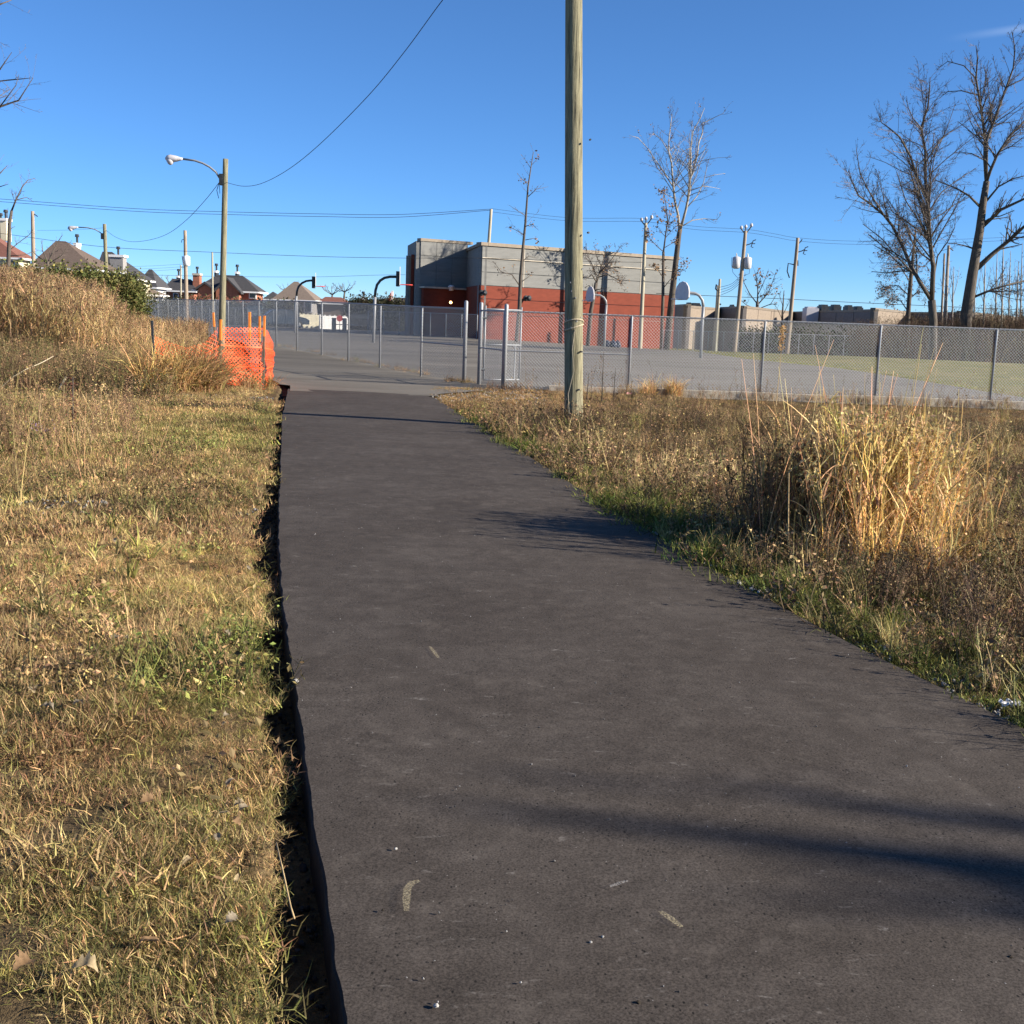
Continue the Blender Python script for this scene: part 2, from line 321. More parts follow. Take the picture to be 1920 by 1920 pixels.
# sheet below the new path's last metre stays hidden; school lawn to the right
ys = np.concatenate([np.arange(27.4, 60, .8), np.arange(60, 90, 2.)]); V = []
for y in ys:
    a = float(xRyard(y)) - .1
    V.append([(x, y, zs(x, y) - .01 + .05*S((x-a), 0, 1.5) + .18*np.exp(-((y-(62-.5*(x-12)))/3)**2)*S(x, 13, 17)) for x in (a + (60-a)*np.linspace(0, 1, 60)**1.5)])
V = np.array(V); lawn = grid_mesh('lawn', V[..., 0], V[..., 1], V[..., 2], M['lawn']); tag(lawn, kind='structure')
ct = thing('concrete_curb', (6.5, 27.1, -.05), 'low weathered concrete curb along the foot of the right fence', 'curb')
xx = .75; k = 0
while xx < 16:
    L = random.uniform(1.7, 2.1); b = MB(); b.box((xx+L/2, 26.82+.05*math.sin(k*.6)+.035*xx*.9, .04+random.uniform(-.012, .012)), L-.02, .2, .20, random.uniform(-.006, .006)); xx += L; k += 1
    b.build('kerb_stone', M['concrete'], ct)

# ------------------------------------------------------------------ plants: prototypes that the scattered ground cover uses
def proto(name, verts, faces, vcs, mats, fm=None):
    me = bpy.data.meshes.new(name); me.from_pydata(verts, [], faces)
    for m in mats: me.materials.append(m)
    a = me.attributes.new('vc', 'FLOAT_COLOR', 'POINT'); a.data.foreach_set('color', np.array([(p, q, 0, 1) for p, q in vcs], dtype=np.float32).ravel())
    if fm is not None: me.polygons.foreach_set('material_index', fm)
    me.update(); return me
def blade_geo(V, Fc, C, base, az, h, wd, lean, curl, segs=2, vc=None):
    d = Vector((math.cos(az), math.sin(az), 0)); sd = Vector((-d.y, d.x, 0)); n0 = len(V); vc = vc or (random.random(), random.random())
    a = random.uniform(0, 6.28); sd = (sd*math.cos(a*.3) + Vector((0, 0, .3*math.sin(a)))).normalized(); p = Vector(base); ang = lean
    for i in range(segs+1):
        t = i/segs; ww = wd*(1-t)**.6*.5
        if i < segs: V += [tuple(p-sd*ww), tuple(p+sd*ww)]; C += [vc, vc]
        else: V.append(tuple(p)); C.append(vc)
        p = p + (d*math.sin(ang)+Vector((0, 0, math.cos(ang))))*(h/segs); ang += curl/segs
    for i in range(segs-1): Fc.append((n0+2*i, n0+2*i+1, n0+2*i+3, n0+2*i+2))
    Fc.append((n0+2*segs-2, n0+2*segs-1, n0+2*segs))
def tuft(name, n, rad, h0, h1, wd, lean, curl, segs=2):
    V, Fc, C = [], [], []
    for _ in range(n):
        r = rad*math.sqrt(random.random()); a = random.uniform(0, 6.28)
        blade_geo(V, Fc, C, (r*math.cos(a), r*math.sin(a), -.01), random.uniform(0, 6.28), random.uniform(h0, h1), wd*random.uniform(.6, 1.3), random.uniform(*lean), random.uniform(*curl), segs)
    return proto(name, V, Fc, C, [M['blade']])
def stemtube(V, Fc, C, pts, r0_, r1_, vc):
    n0 = len(V); m = len(pts)
    for i, p in enumerate(pts):
        r = r0_ + (r1_-r0_)*i/(m-1)
        for k in range(3): a = 2.094*k; V.append((p[0]+r*math.cos(a), p[1]+r*math.sin(a), p[2])); C.append(vc)
    for i in range(m-1):
        for k in range(3): Fc.append((n0+3*i+k, n0+3*i+(k+1) % 3, n0+3*i+3+(k+1) % 3, n0+3*i+3+k))
def leafquad(V, Fc, C, p, s_, vc):
    a = Vector((random.gauss(0, 1), random.gauss(0, 1), random.gauss(0, .8))).normalized(); b = a.orthogonal().normalized(); q = a.cross(b); ang = random.uniform(0, 6.28); b = b*math.cos(ang)+q*math.sin(ang)
    n0 = len(V); V += [tuple(p), tuple(p+a*s_*.5+b*s_*.28), tuple(p+a*s_), tuple(p+a*s_*.5-b*s_*.28+b.cross(a)*s_*.15)]; C += [vc]*4; Fc += [(n0, n0+1, n0+2), (n0, n0+2, n0+3)]
def weed(name, nst, h0, h1, rad, nb, leaf, head=0, spread=.35, lean=.25):
    V, Fc, C = [], [], []
    for _ in range(nst):
        a = random.uniform(0, 6.28); r = rad*math.sqrt(random.random()); p = Vector((r*math.cos(a), r*math.sin(a), -.02)); h = random.uniform(h0, h1)
        d = Vector((random.gauss(0, lean), random.gauss(0, lean), 1)).normalized(); pts = [p.copy()]; vc = (random.uniform(.1, .8), random.random())
        for i in range(4): p = p + d*h/4; d = (d+Vector((random.gauss(0, .12), random.gauss(0, .12), 0))).normalized(); pts.append(p.copy())
        stemtube(V, Fc, C, pts, .0035, .0015, vc)
        for _b in range(nb):
            t = random.uniform(.15, 1)*4; i = min(int(t), 3); q = pts[i].lerp(pts[i+1], t-i); e = Vector((random.gauss(0, 1), random.gauss(0, 1), random.uniform(.3, 1.3))).normalized()
            q2 = q + e*random.uniform(.3, 1)*spread*h*.5; stemtube(V, Fc, C, [q, q2], .0018, .001, vc)
            for _l in range(leaf): leafquad(V, Fc, C, q.lerp(q2, random.uniform(.2, 1.05)), random.uniform(.012, .035), (random.random(), random.random()))
        if head:
            for _l in range(head): leafquad(V, Fc, C, pts[-1] + Vector((random.gauss(0, .012), random.gauss(0, .012), random.uniform(-.12, .02))), random.uniform(.01, .022), (random.uniform(0, .35), random.random()))
    return proto(name, V, Fc, C, [M['stem']])
def reed(name, n, rad, h0, h1, leaves, plume=True, lw=.016, ll=.34):
    V, Fc, C = [], [], []
    for _ in range(n):
        a = random.uniform(0, 6.28); r = rad*math.sqrt(random.random()); p = Vector((r*math.cos(a), r*math.sin(a), -.02)); h = random.uniform(h0, h1); d = Vector((random.gauss(0, .09), random.gauss(0, .09), 1)).normalized()
        pts = [p+d*h*t + Vector((d.x, d.y, 0))*h*t*t*.5 for t in (0, .33, .66, 1)]; vc = (random.uniform(.4, 1), random.random()); stemtube(V, Fc, C, pts, .0032, .0014, vc)
        for _l in range(leaves):
            t = random.uniform(.1, .95); i = min(int(t*3), 2); q = pts[i].lerp(pts[i+1], t*3-i); blade_geo(V, Fc, C, q, random.uniform(0, 6.28), ll*random.uniform(.6, 1.3), lw*random.uniform(.6, 1.3), random.uniform(.12, .75), random.uniform(.0, 1.1), 3)
        if plume:
            for _l in range(14): leafquad(V, Fc, C, pts[-1] + Vector((random.gauss(0, .018), random.gauss(0, .018), random.uniform(-.16, .05))), random.uniform(.02, .05), (random.uniform(.1, .5), random.random()))
    return proto(name, V, Fc, C, [M['blade']])
P = {}
P['turf'] = [tuft('turf_tuft', 120, .10, .018, .055, .0028, (.4, 1.45), (-.5, 1.3)) for _ in range(5)]
P['turffar'] = [tuft('turf_tuft_wide', 60, .2, .04, .09, .009, (.2, 1.3), (-.3, 1.3)) for _ in range(3)]
P['straw'] = [tuft('straw_tuft', 55, .06, .08, .22, .005, (.1, 1.1), (.3, 2.0), 3) for _ in range(4)]
P['long'] = [tuft('long_grass_tuft', 46, .07, .18, .42, .008, (.05, .7), (.3, 1.9), 3) for _ in range(4)]
P['blade'] = [tuft('wide_blade_tuft', 12, .03, .12, .24, .013, (.1, .7), (.2, 1.4), 3) for _ in range(3)]
P['hay'] = [tuft('hay_tuft', 50, .16, .1, .3, .004, (1.25, 1.6), (-.2, .3), 2) for _ in range(2)]
P['weed'] = [weed('dry_weed', 9, .15, .45, .12, 6, l, 0, .55, .35) for l in (0, 1, 1, 2)]
P['weedlow'] = [weed('low_weed', 13, .06, .24, .14, 4, l, 0, .9, .7) for l in (0, 1, 2)]
P['weedtall'] = [weed('tall_weed', 6, .45, .85, .2, 9, 3, 12, .35, .12) for _ in range(4)]
P['head'] = [weed('seed_head_stem', 1, .6, 1.0, .01, 6, 2, 10, .3, .1) for _ in range(4)]
P['reed'] = [reed('dry_reed', 9, .22, .9, 1.35, 7, True) for _ in range(4)]
P['reedfar'] = [reed('dry_reed_far', 14, .35, .9, 1.5, 7, True, .02, .28) for _ in range(4)]
P['cane'] = [reed('bare_cane', 3, .05, 1.3, 1.75, 0, False) for _ in range(3)]
def leafmesh(name, n):
    V, Fc, C = [], [], []
    for _ in range(n):
        for __ in range(1): leafquad(V, Fc, C, Vector((random.gauss(0, .07), random.gauss(0, .07), random.uniform(.01, .04))), random.uniform(.025, .06), (random.random(), random.random()))
    return proto(name, V, Fc, C, [M['blade']])
P['leaf'] = [leafmesh('leaf_litter', 4) for _ in range(3)]
def pebble(name):
    import bmesh
    bm = bmesh.new(); bmesh.ops.create_icosphere(bm, subdivisions=1, radius=1)
    for v in bm.verts: v.co = Vector((v.co.x*random.uniform(.8, 1.2), v.co.y*random.uniform(.7, 1.1), v.co.z*.6))*random.uniform(.8, 1.15)
    me = bpy.data.meshes.new(name); bm.to_mesh(me); bm.free(); a = me.attributes.new('vc', 'FLOAT_COLOR', 'POINT'); a.data.foreach_set('color', np.tile(np.array([.5, .5, 0, 1], dtype=np.float32), len(me.vertices)))
    me.materials.append(M['stem']); return me
P['pebble'] = [pebble('pebble') for _ in range(4)]
def cedar(name):
    V, Fc, C = [], [], []
    for _ in range(170):
        leafquad(V, Fc, C, Vector((random.gauss(0, .28), random.gauss(0, .28), random.gauss(.25, .3))), random.uniform(.08, .2), (random.random(), random.random()))
    return proto(name, V, Fc, C, [M['blade']])
P['cedar'] = [cedar('cedar_spray') for _ in range(3)]
def brushp(name):
    V, Fc, C = [], [], []
    for _ in range(9):
        p = Vector((random.gauss(0, .25), random.gauss(0, .25), 0)); h = random.uniform(1.2, 2.9); d = Vector((random.gauss(0, .2), random.gauss(0, .2), 1)).normalized(); vc = (random.uniform(.1, .8), random.random())
        pts = [p+d*h*t for t in (0, .3, .6, 1)]; stemtube(V, Fc, C, pts, .018, .005, vc)
        for _b in range(14):
            t = random.uniform(.1, 1)*3; i = min(int(t), 2); q = pts[i].lerp(pts[i+1], t-i); e = Vector((random.gauss(0, 1), random.gauss(0, 1), random.uniform(.2, 1.4))).normalized(); q2 = q+e*random.uniform(.2, .7)
            stemtube(V, Fc, C, [q, q2], .008, .003, vc)
            for _l in range(2): leafquad(V, Fc, C, q.lerp(q2, random.random()), random.uniform(.03, .08), (random.random(), random.random()))
    return proto(name, V, Fc, C, [M['stem']])
P['brush'] = [brushp('brush_clump') for _ in range(3)]
protocol = {}
for k, ms in P.items():
    c = bpy.data.collections.new('proto_'+k); protocol[k] = c
    for me in ms: c.objects.link(bpy.data.objects.new(me.name, me))
def scatter(name, key, pts, scale, tint, label, cat, tilt=.12, mats=M['blade']):
    n = len(pts)
    me = bpy.data.meshes.new(name); me.vertices.add(n); me.vertices.foreach_set('co', np.asarray(pts, dtype=np.float32).ravel())
    a = me.attributes.new('rot', 'FLOAT_VECTOR', 'POINT'); r = np.stack([rng.normal(0, tilt, n), rng.normal(0, tilt, n), rng.uniform(0, 6.283, n)], -1).astype(np.float32); a.data.foreach_set('vector', r.ravel())
    a = me.attributes.new('scl', 'FLOAT', 'POINT'); a.data.foreach_set('value', np.asarray(scale, dtype=np.float32))
    a = me.attributes.new('tint', 'FLOAT_COLOR', 'POINT'); a.data.foreach_set('color', np.concatenate([np.clip(tint, 0, 1), np.ones((n, 1))], 1).astype(np.float32).ravel())
    o = bpy.data.objects.new(name, me); col.objects.link(o); tag(o, label, cat, None, 'stuff')
    g = bpy.data.node_groups.new(name, 'GeometryNodeTree'); g.interface.new_socket('Geometry', in_out='INPUT', socket_type='NodeSocketGeometry'); g.interface.new_socket('Geometry', in_out='OUTPUT', socket_type='NodeSocketGeometry')
    gi = g.nodes.new('NodeGroupInput'); go = g.nodes.new('NodeGroupOutput'); ip = g.nodes.new('GeometryNodeInstanceOnPoints'); ci = g.nodes.new('GeometryNodeCollectionInfo')
    ci.inputs[0].default_value = protocol[key]; ci.inputs['Separate Children'].default_value = True; ci.inputs['Reset Children'].default_value = True
    na = g.nodes.new('GeometryNodeInputNamedAttribute'); na.data_type = 'FLOAT_VECTOR'; na.inputs[0].default_value = 'rot'
    nb = g.nodes.new('GeometryNodeInputNamedAttribute'); nb.data_type = 'FLOAT'; nb.inputs[0].default_value = 'scl'
    er = g.nodes.new('FunctionNodeEulerToRotation'); L = g.links.new
    L(gi.outputs[0], ip.inputs['Points']); L(ci.outputs[0], ip.inputs['Instance']); ip.inputs['Pick Instance'].default_value = True
    L(na.outputs[0], er.inputs[0]); L(er.outputs[0], ip.inputs['Rotation']); L(nb.outputs[0], ip.inputs['Scale']); L(ip.outputs[0], go.inputs[0])
    md = o.modifiers.new('scatter', 'NODES'); md.node_group = g; me.materials.append(mats); return o
STRAW = np.array((.52, .40, .20)); TAN = np.array((.40, .275, .135)); BROWN = np.array((.20, .130, .070)); GREEN = np.array((.125, .17, .035)); LIME = np.array((.27, .28, .06)); DKG = np.array((.06, .085, .025)); DKB = np.array((.095, .062, .04)); GOLD = np.array((.50, .34, .14))
def mixcol(ws, cols, jit=.22):
    ws = np.maximum(np.stack(ws, -1), 1e-4); ws /= ws.sum(-1, keepdims=True); idx = (rng.uniform(size=len(ws))[:, None] > np.cumsum(ws, -1)).sum(-1); idx = np.clip(idx, 0, len(cols)-1)
    pick = np.array(cols)[idx]; mean = ws @ np.array(cols); c = .55*pick+.45*mean
    return c*(1+rng.normal(0, jit, (len(ws), 1)))
def region(dens, x0, x1, y0, y1, test):
    n = int(dens*(x1-x0)*(y1-y0)); x = rng.uniform(x0, x1, n); y = rng.uniform(y0, y1, n); k = test(x, y); return x[k], y[k]
def inview(x, y, m=.5): return (np.abs(x) < y*.48 + m) & (y > 1.8)
def put(name, key, x, y, scale, tint, label, cat, dz=0, **kw):
    z = zsurf(x, y)+dz; tint = np.asarray(tint)*(.60+.95*(.45*vnoise(x, y, .55, 91)+.55*vnoise(x, y, 1.9, 92)))[:, None] if key not in ('pebble', 'leaf') else tint; return scatter(name, key, np.stack([x, y, z], -1), scale, tint, label, cat, **kw)
leftside = lambda x, y: (x < xL(y)+turf_edge(y)-.02)
# ---- left verge turf
def near_left(dens, y0, y1, x0=-12): return region(dens, x0, 0, y0, y1, lambda x, y: leftside(x, y) & inview(x, y))
bare = lambda x, y: (np.exp(-(((x+3.3)/.55)**2+((y-9.0)/.35)**2)) + np.exp(-(((x+1.95)/.2)**2+((y-9.3)/.4)**2)) + .8*np.exp(-(((x+5.5)/2.2)**2+((y-21.0)/.5)**2)))
gpatch = lambda x, y: np.exp(-(((x+3.6)/1.5)**2+((y-15)/2.8)**2))*1.6 + S(vnoise(x, y, 1.1, 11), .55, .8)*1.2 + S(vnoise(x, y, .35, 12), .5, .8)*.6 + 1.1*np.exp(-((x-xL(y)+.3)/.28)**2)*S(vnoise(x, y, .9, 13), .3, .7)
def turfcol(x, y):
    g = gpatch(x, y); b = S(vnoise(x, y, .9, 14), .45, .75); s_ = S(vnoise(x, y, 1.7, 15), .35, .7)
    return mixcol([.8+1.1*s_, 1.2+.6*b, .5+b*1.1, .10+.75*g, .05+g*.15, .08+.2*g], [STRAW, TAN*1.15, np.array((.24, .135, .065)), GREEN, LIME, DKG])
x, y = near_left(520, 1.9, 7.5, -5); k = (rng.uniform(size=len(x)) > bare(x, y)) & (vnoise(x, y, 2.6, 21) > .2) & (vnoise(x, y, 5, 23) > .2); x, y = x[k], y[k]
put('lawn_grass', 'turf', x, y, rng.uniform(.6, 1.5, len(x))*(.3+1.1*vnoise(x, y, 2.3, 22)+.35*vnoise(x, y, 5.5, 24)), turfcol(x, y), 'short straw and green turf on the near left verge', 'grass')
x, y = near_left(130, 7.5, 21, -11); k = rng.uniform(size=len(x)) > bare(x, y)*1.1; x, y = x[k], y[k]
put('verge_grass', 'turffar', x, y, rng.uniform(.5, 1.15, len(x)), turfcol(x, y), 'dry patchy grass on the left verge farther up the path', 'grass')
x, y = near_left(26, 2, 21, -11); k = (vnoise(x, y, 1.3, 31) > .42) & (rng.uniform(size=len(x)) > bare(x, y)*1.3); x, y = x[k], y[k]
put('straw_tufts', 'straw', x, y, rng.uniform(.25, .8, len(x))*np.where(y < 6, .6, 1), mixcol([1+0*x, .6+0*x, .4+0*x, .3+.5*gpatch(x, y)], [STRAW, TAN, BROWN, LIME]), 'pale straw tufts standing in the left verge', 'grass')
x, y = near_left(9, 5, 9.5, -6); k = (x < -1.5-.1*y); x, y = x[k], y[k]
put('blade_grass', 'blade', x, y, rng.uniform(.6, 1.2, len(x)), mixcol([1+0*x, .8+0*x, .5+0*x], [LIME, STRAW, GREEN]), 'yellow green broad bladed grass left of the path', 'grass')
x, y = near_left(26, 4.5, 20, -11); k = vnoise(x, y, .8, 41) > .45; x, y = x[k], y[k]
put('verge_weeds', 'weedlow', x, y, rng.uniform(.5, 1.2, len(x)), mixcol([1+0*x, .6+0*x, .5+gpatch(x, y), .4+0*x], [TAN, BROWN, GREEN, DKB]), 'low brown weeds among the grass of the left verge', 'weeds')
x, y = near_left(14, 9, 19.5, -11); k = (x < -3.1-.18*y) & ((y < 16.6) | (x > -6.9)); x, y = x[k], y[k]
put('dry_weeds', 'weed', x, y, rng.uniform(.5, 1.5, len(x))*(.5+.9*vnoise(x, y, .9, 77)), mixcol([1+0*x, .6+0*x, .4+0*x, .5+0*x], [TAN, BROWN, GREEN, DKB]), 'knee high dry weeds at the left edge of the verge', 'weeds')
x, y = near_left(5, 10.5, 16.5, -9); k = (x/y < -.335) & (vnoise(x, y, 1.1, 78) > .35); x, y = x[k], y[k]
put('edge_stalks', 'weedtall', x, y, rng.uniform(.45, .9, len(x)), mixcol([.8+0*x, 1+0*x, .5+0*x, .5+0*x], [TAN, BROWN, STRAW, DKB]), 'dead brown plants standing at the left edge of the verge', 'weeds', mats=M['stem'])
x, y = near_left(1.2, 8, 16, -9); k = (x/y < -.30); x, y = x[k], y[k]
put('pale_canes', 'cane', x, y, rng.uniform(.35, .55, len(x)), mixcol([1+0*x, .5+0*x], [STRAW*1.1, TAN]), 'pale thin canes at the left edge of the verge', 'reeds')
x, y = near_left(60, 16.8, 19.4, -12); k = x < -6.9; x, y = x[k], y[k]
put('hay', 'hay', x, y, rng.uniform(.8, 1.3, len(x)), mixcol([1+0*x, .3+0*x], [STRAW*1.35, TAN]), 'flattened pale hay lying on the left verge', 'hay', dz=.03)
# ---- right verge
rightside = lambda x, y: (x > xR(y)+.02)
def near_right(dens, y0, y1, x1=13): return region(dens, -2, x1, y0, y1, lambda x, y: rightside(x, y) & inview(x, y) & (y < 26.7-.85*S(x, 2.5, 5)))
edge_r = lambda x, y: np.exp(-((x-xR(y))/.7)**2)
chip = lambda x, y: S(y, 16.5, 19)*np.exp(-((x+.2)/1.8)**4)
x, y = near_right(190, 3.8, 12.5, 7)
put('edge_grass', 'turffar', x, y, rng.uniform(.45, .95, len(x)), mixcol([1.3*edge_r(x, y)+.15, .35+0*x, .45+0*x, .4+0*x, .35+0*x], [GREEN*1.15, LIME, TAN, BROWN, DKG]), 'green and brown low grass along the right edge of the path', 'grass')
x, y = near_right(90, 12.5, 26.7, 13)
put('low_grass', 'turffar', x, y, rng.uniform(.4, 1.1, len(x))*(1-.45*S(y, 20, 25)), mixcol([.9*edge_r(x, y)*(1-chip(x, y))+.15, .1+0*x, .5+chip(x, y), .6+0*x, .25+.8*chip(x, y), .3+0*x], [GREEN, LIME, TAN, BROWN, GOLD*.8, DKB]), 'brown low grass between the path and the right fence', 'grass')
x, y = near_right(30, 4, 11, 6.5); k = rng.uniform(size=len(x)) < .15+.9*edge_r(x, y)*S(y, 3.5, 5.5); x, y = x[k], y[k]
put('edge_tufts', 'long', x, y, rng.uniform(.35, .75, len(x)), mixcol([.9+0*x, .3+0*x, .35+0*x, .4+0*x], [GREEN, LIME, STRAW, DKG]), 'longer green tufts hanging over the right edge of the path', 'grass')
lowf = lambda y: 1-.82*S(y, 17, 23.5)
x, y = near_right(34, 4.5, 26.6, 13); k = (rng.uniform(size=len(x)) > 1.0*edge_r(x, y)) & (rng.uniform(size=len(x)) > .85*chip(x, y)); x, y = x[k], y[k]
put('dry_weed_cover', 'weed', x, y, rng.uniform(.4, 1.25, len(x))*lowf(y)*(.45+1.0*vnoise(x, y, .8, 61)), mixcol([.9+0*x, .8+0*x, .3+0*x, .6+0*x, .9*S(vnoise(x, y, .5, 93), .4, .7)+.2], [TAN, BROWN, GREEN, DKB, STRAW*1.15]), 'tangled brown weeds filling the ground right of the path', 'weeds', mats=M['stem'])
x, y = near_right(34, 4.2, 26.6, 13); k = (rng.uniform(size=len(x)) > .75*edge_r(x, y)); x, y = x[k], y[k]
put('low_weed_cover', 'weedlow', x, y, rng.uniform(.7, 1.5, len(x))*(1-.6*S(y, 18, 24)), mixcol([.6+.8*chip(x, y), 1+0*x, .3+0*x, .6+0*x, .1+.6*chip(x, y)], [TAN, BROWN, GREEN, DKB, GOLD]), 'low dead weeds on the right verge', 'weeds')
x, y = near_right(34, 6, 26.4, 13); k = (x > xR(y)+1.2) & (rng.uniform(size=len(x)) > chip(x, y)) & (vnoise(x, y, .6, 51) > .35); x, y = x[k], y[k]
put('long_dry_grass', 'long', x, y, rng.uniform(.35, 1.15, len(x))*lowf(y), mixcol([1+0*x, .7+0*x, .3+0*x, .2+0*x], [STRAW, TAN, BROWN*1.2, LIME]), 'long arching dry grass among the right weeds', 'grass')
x, y = near_right(.55, 8, 22, 12); k = x > xR(y)+1.0; x, y = x[k], y[k]
put('stiff_clumps', 'reed', x, y, rng.uniform(.22, .5, len(x)), mixcol([1+0*x, .6+0*x, .5+0*x, .3+0*x], [STRAW*1.2, TAN, BROWN, LIME]), 'small stiff straw clumps scattered among the right weeds', 'grass')
x, y = near_right(26, 5, 22, 12); k = (vnoise(x, y, .75, 71) > .6) & (x > xR(y)+.5); x, y = x[k], y[k]
put('dark_brambles', 'weedtall', x, y, rng.uniform(.35, .62, len(x))*lowf(y), mixcol([1.2+0*x, .5+0*x, .35+0*x], [DKB*.8, BROWN*.8, DKG]), 'dark tangled patches among the right weeds', 'weeds', mats=M['stem'])
x, y = near_right(60, 4.2, 20, 12); k = (vnoise(x, y, .6, 72) > .62); x, y = x[k], y[k]
put('green_patches', 'turffar', x, y, rng.uniform(.9, 1.7, len(x)), mixcol([1+0*x, .5+0*x, .3+0*x], [GREEN*.9, DKG, LIME]), 'green grass patches among the right weeds', 'grass')
x, y = near_right(2.2, 14, 26.6, 13); k = x > xR(y)+2; x, y = x[k], y[k]
put('seed_heads', 'head', x, y, rng.uniform(.55, 1.1, len(x)), mixcol([1+0*x, .6+0*x], [BROWN, DKB]), 'dark seed heads on thin stems before the right fence', 'weeds', mats=M['stem'])
# the big reed clump beside the path
def gauss_pts(n, cx, cy, sx, sy): return rng.normal(cx, sx, n), rng.normal(cy, sy, n)
x, y = gauss_pts(56, 2.72, 8.5, .24, .30)
put('reed_clump', 'reed', x, y, rng.uniform(.62, .95, len(x)), mixcol([1.3+0*x, 1.2+0*x, .1+0*x, .3+0*x], [STRAW*1.2, GOLD*1.0, BROWN, LIME]), 'tall golden reed clump standing right of the path', 'reeds')
x, y = gauss_pts(40, 2.85, 8.25, .42, .32)
put('reed_grass', 'long', x, y, rng.uniform(.8, 1.5, len(x)), mixcol([1+0*x, .8+0*x, .6+0*x], [STRAW*1.3, GOLD*1.2, LIME]), 'arching straw grass round the foot of the golden reed clump', 'grass')
x, y = gauss_pts(26, 2.2, 8.7, .2, .3)
put('brown_reeds', 'reed', x, y, rng.uniform(.5, .72, len(x)), mixcol([.5+0*x, 1+0*x, .7+0*x], [TAN, BROWN, DKB]), 'shorter brown reeds on the path side of the golden clump', 'reeds')
x, y = gauss_pts(14, 2.65, 8.5, .30, .25)
put('bare_canes', 'cane', x, y, rng.uniform(.8, 1.1, len(x)), mixcol([1+0*x, .3+0*x], [STRAW*1.15, TAN*1.1]), 'thin bare canes rising above the golden reed clump', 'reeds')
x, y = gauss_pts(6, 2.3, 7.6, .35, .2)
put('low_canes', 'cane', x, y, rng.uniform(.35, .55, len(x)), mixcol([1+0*x, .6+0*x], [TAN, STRAW]), 'thin leaning canes at the path edge before the reed clump', 'reeds')
x, y = gauss_pts(16, 5.6, 9.8, .8, .9)
put('straw_reeds', 'long', x, y, rng.uniform(.9, 1.5, len(x)), mixcol([1+0*x, .8+0*x], [STRAW, LIME]), 'scattered straw coloured leaves right of the golden clump', 'grass')
# ---- tall growth on the left, round the berm
wl = lambda x, y: (x < xA(np.maximum(y, 24))+(-.6)-.0*y) & inview(x, y, 2) & (x < -6.2-.0*y) & (y > 19.7)
x, y = region(9, -26, -5, 19.7, 33, lambda x, y: wl(x, y) & ((x < -7.4) | (y < 20.8) | (y > 27.5)))
put('bramble', 'weedtall', x, y, rng.uniform(.55, 1.0, len(x)), mixcol([.5+0*x, 1+0*x, .45+0*x, .9+0*x], [TAN, BROWN, GREEN, DKB]), 'waist high brown and grey weeds on the left bank', 'weeds', mats=M['stem'])
x, y = region(16, -26, -5, 19.7, 33, lambda x, y: wl(x, y) & ((x < -7.4) | (y < 20.8) | (y > 27.5)))
put('bank_weeds', 'weed', x, y, rng.uniform(1.0, 1.9, len(x)), mixcol([.5+0*x, 1+0*x, .6+0*x, .7+0*x], [TAN, BROWN, DKG*1.3, DKB]), 'dense dull undergrowth on the left bank', 'weeds', mats=M['stem'])
x, y = region(5.5, -40, -8, 27, 46, lambda x, y: (x < xA(y)-1.6) & inview(x, y, 3))
hs_ = .72+.68*S(-x/y, .335, .375)
put('tall_reeds', 'reedfar', x, y, hs_*rng.uniform(.75, 1.1, len(x)), mixcol([1.1*S(vnoise(x, y, .3, 3), .2, .6)+.2, .9+0*x, .5*S(y, 33, 42)+.1, .1+0*x], [STRAW*.95, TAN*.95, np.array((.22, .12, .065)), DKB]), 'tall straw coloured reeds on the left bank', 'reeds')
x, y = region(2.2, -45, -10, 35, 52, lambda x, y: (x < xA(y)-2.0) & inview(x, y, 3))
put('dark_plumes', 'weedtall', x, y, rng.uniform(1.8, 2.3, len(x))*(.45+.5*S(-x/y, .335, .375)), mixcol([1+0*x, 1+0*x], [BROWN*.8, DKB]), 'dark brown plumes rising behind the pale reeds', 'weeds', mats=M['stem'])
# straw growth caught inside the orange net
x, y = region(90, -6.85, -5.1, 20.7, 24.4, lambda x, y: ((x < -5.95) & (np.abs(y-(21.2+(x+6.8)*1.45)) < .6)) | ((rng.uniform(size=len(x)) < .35) & (x > -5.95) & (y > 23.1)))
put('netted_weeds', 'long', x, y, rng.uniform(2.0, 3.3, len(x))*(.45+.55*(x < -5.95)), mixcol([.8+0*x, 1.6*S(-x, 6.0, 6.5)+.2, .5+0*x, .15+0*x], [TAN, GOLD*1.2, BROWN, GREEN]), 'orange brown grass growing inside the orange net', 'grass')
x, y = region(45, -8.0, -4.9, 20.5, 24.6, lambda x, y: (x < xL(y)-.3))
put('net_foot_grass', 'straw', x, y, rng.uniform(.5, 1.0, len(x)), mixcol([1+0*x, .5+0*x, .5+0*x, .4+0*x], [STRAW, TAN, GREEN, BROWN]), 'tufts at the foot of the orange net', 'grass')
# ---- far lawn, weeds along fences
x, y = region(7, 9, 34, 28, 66, lambda x, y: (x > xRyard(y)) & inview(x, y))
put('school_lawn_grass', 'turffar', x, y, rng.uniform(.6, 1.1, len(x)), mixcol([1+0*x, .8+0*x, .5+0*x], [GREEN*1.15, LIME, STRAW*.8]), 'mown green grass beyond the yard', 'grass')
x = rng.uniform(1.0, 12.5, 150); y = rng.normal(26.5, .15, 150)+.03*x
put('curb_weeds', 'weed', x, y, rng.uniform(.4, .9, 150), mixcol([1+0*x, 1+0*x, .4+0*x], [TAN, BROWN, GOLD]), 'dry weeds against the concrete curb', 'weeds', mats=M['stem'])
x, y = gauss_pts(14, 3.5, 26.7, .28, .15)
put('curb_straw', 'long', x, y, rng.uniform(1.0, 1.7, len(x)), mixcol([1+0*x, .6+0*x], [GOLD, TAN]), 'bushy straw clump by the curb, right of the wooden pole', 'grass')
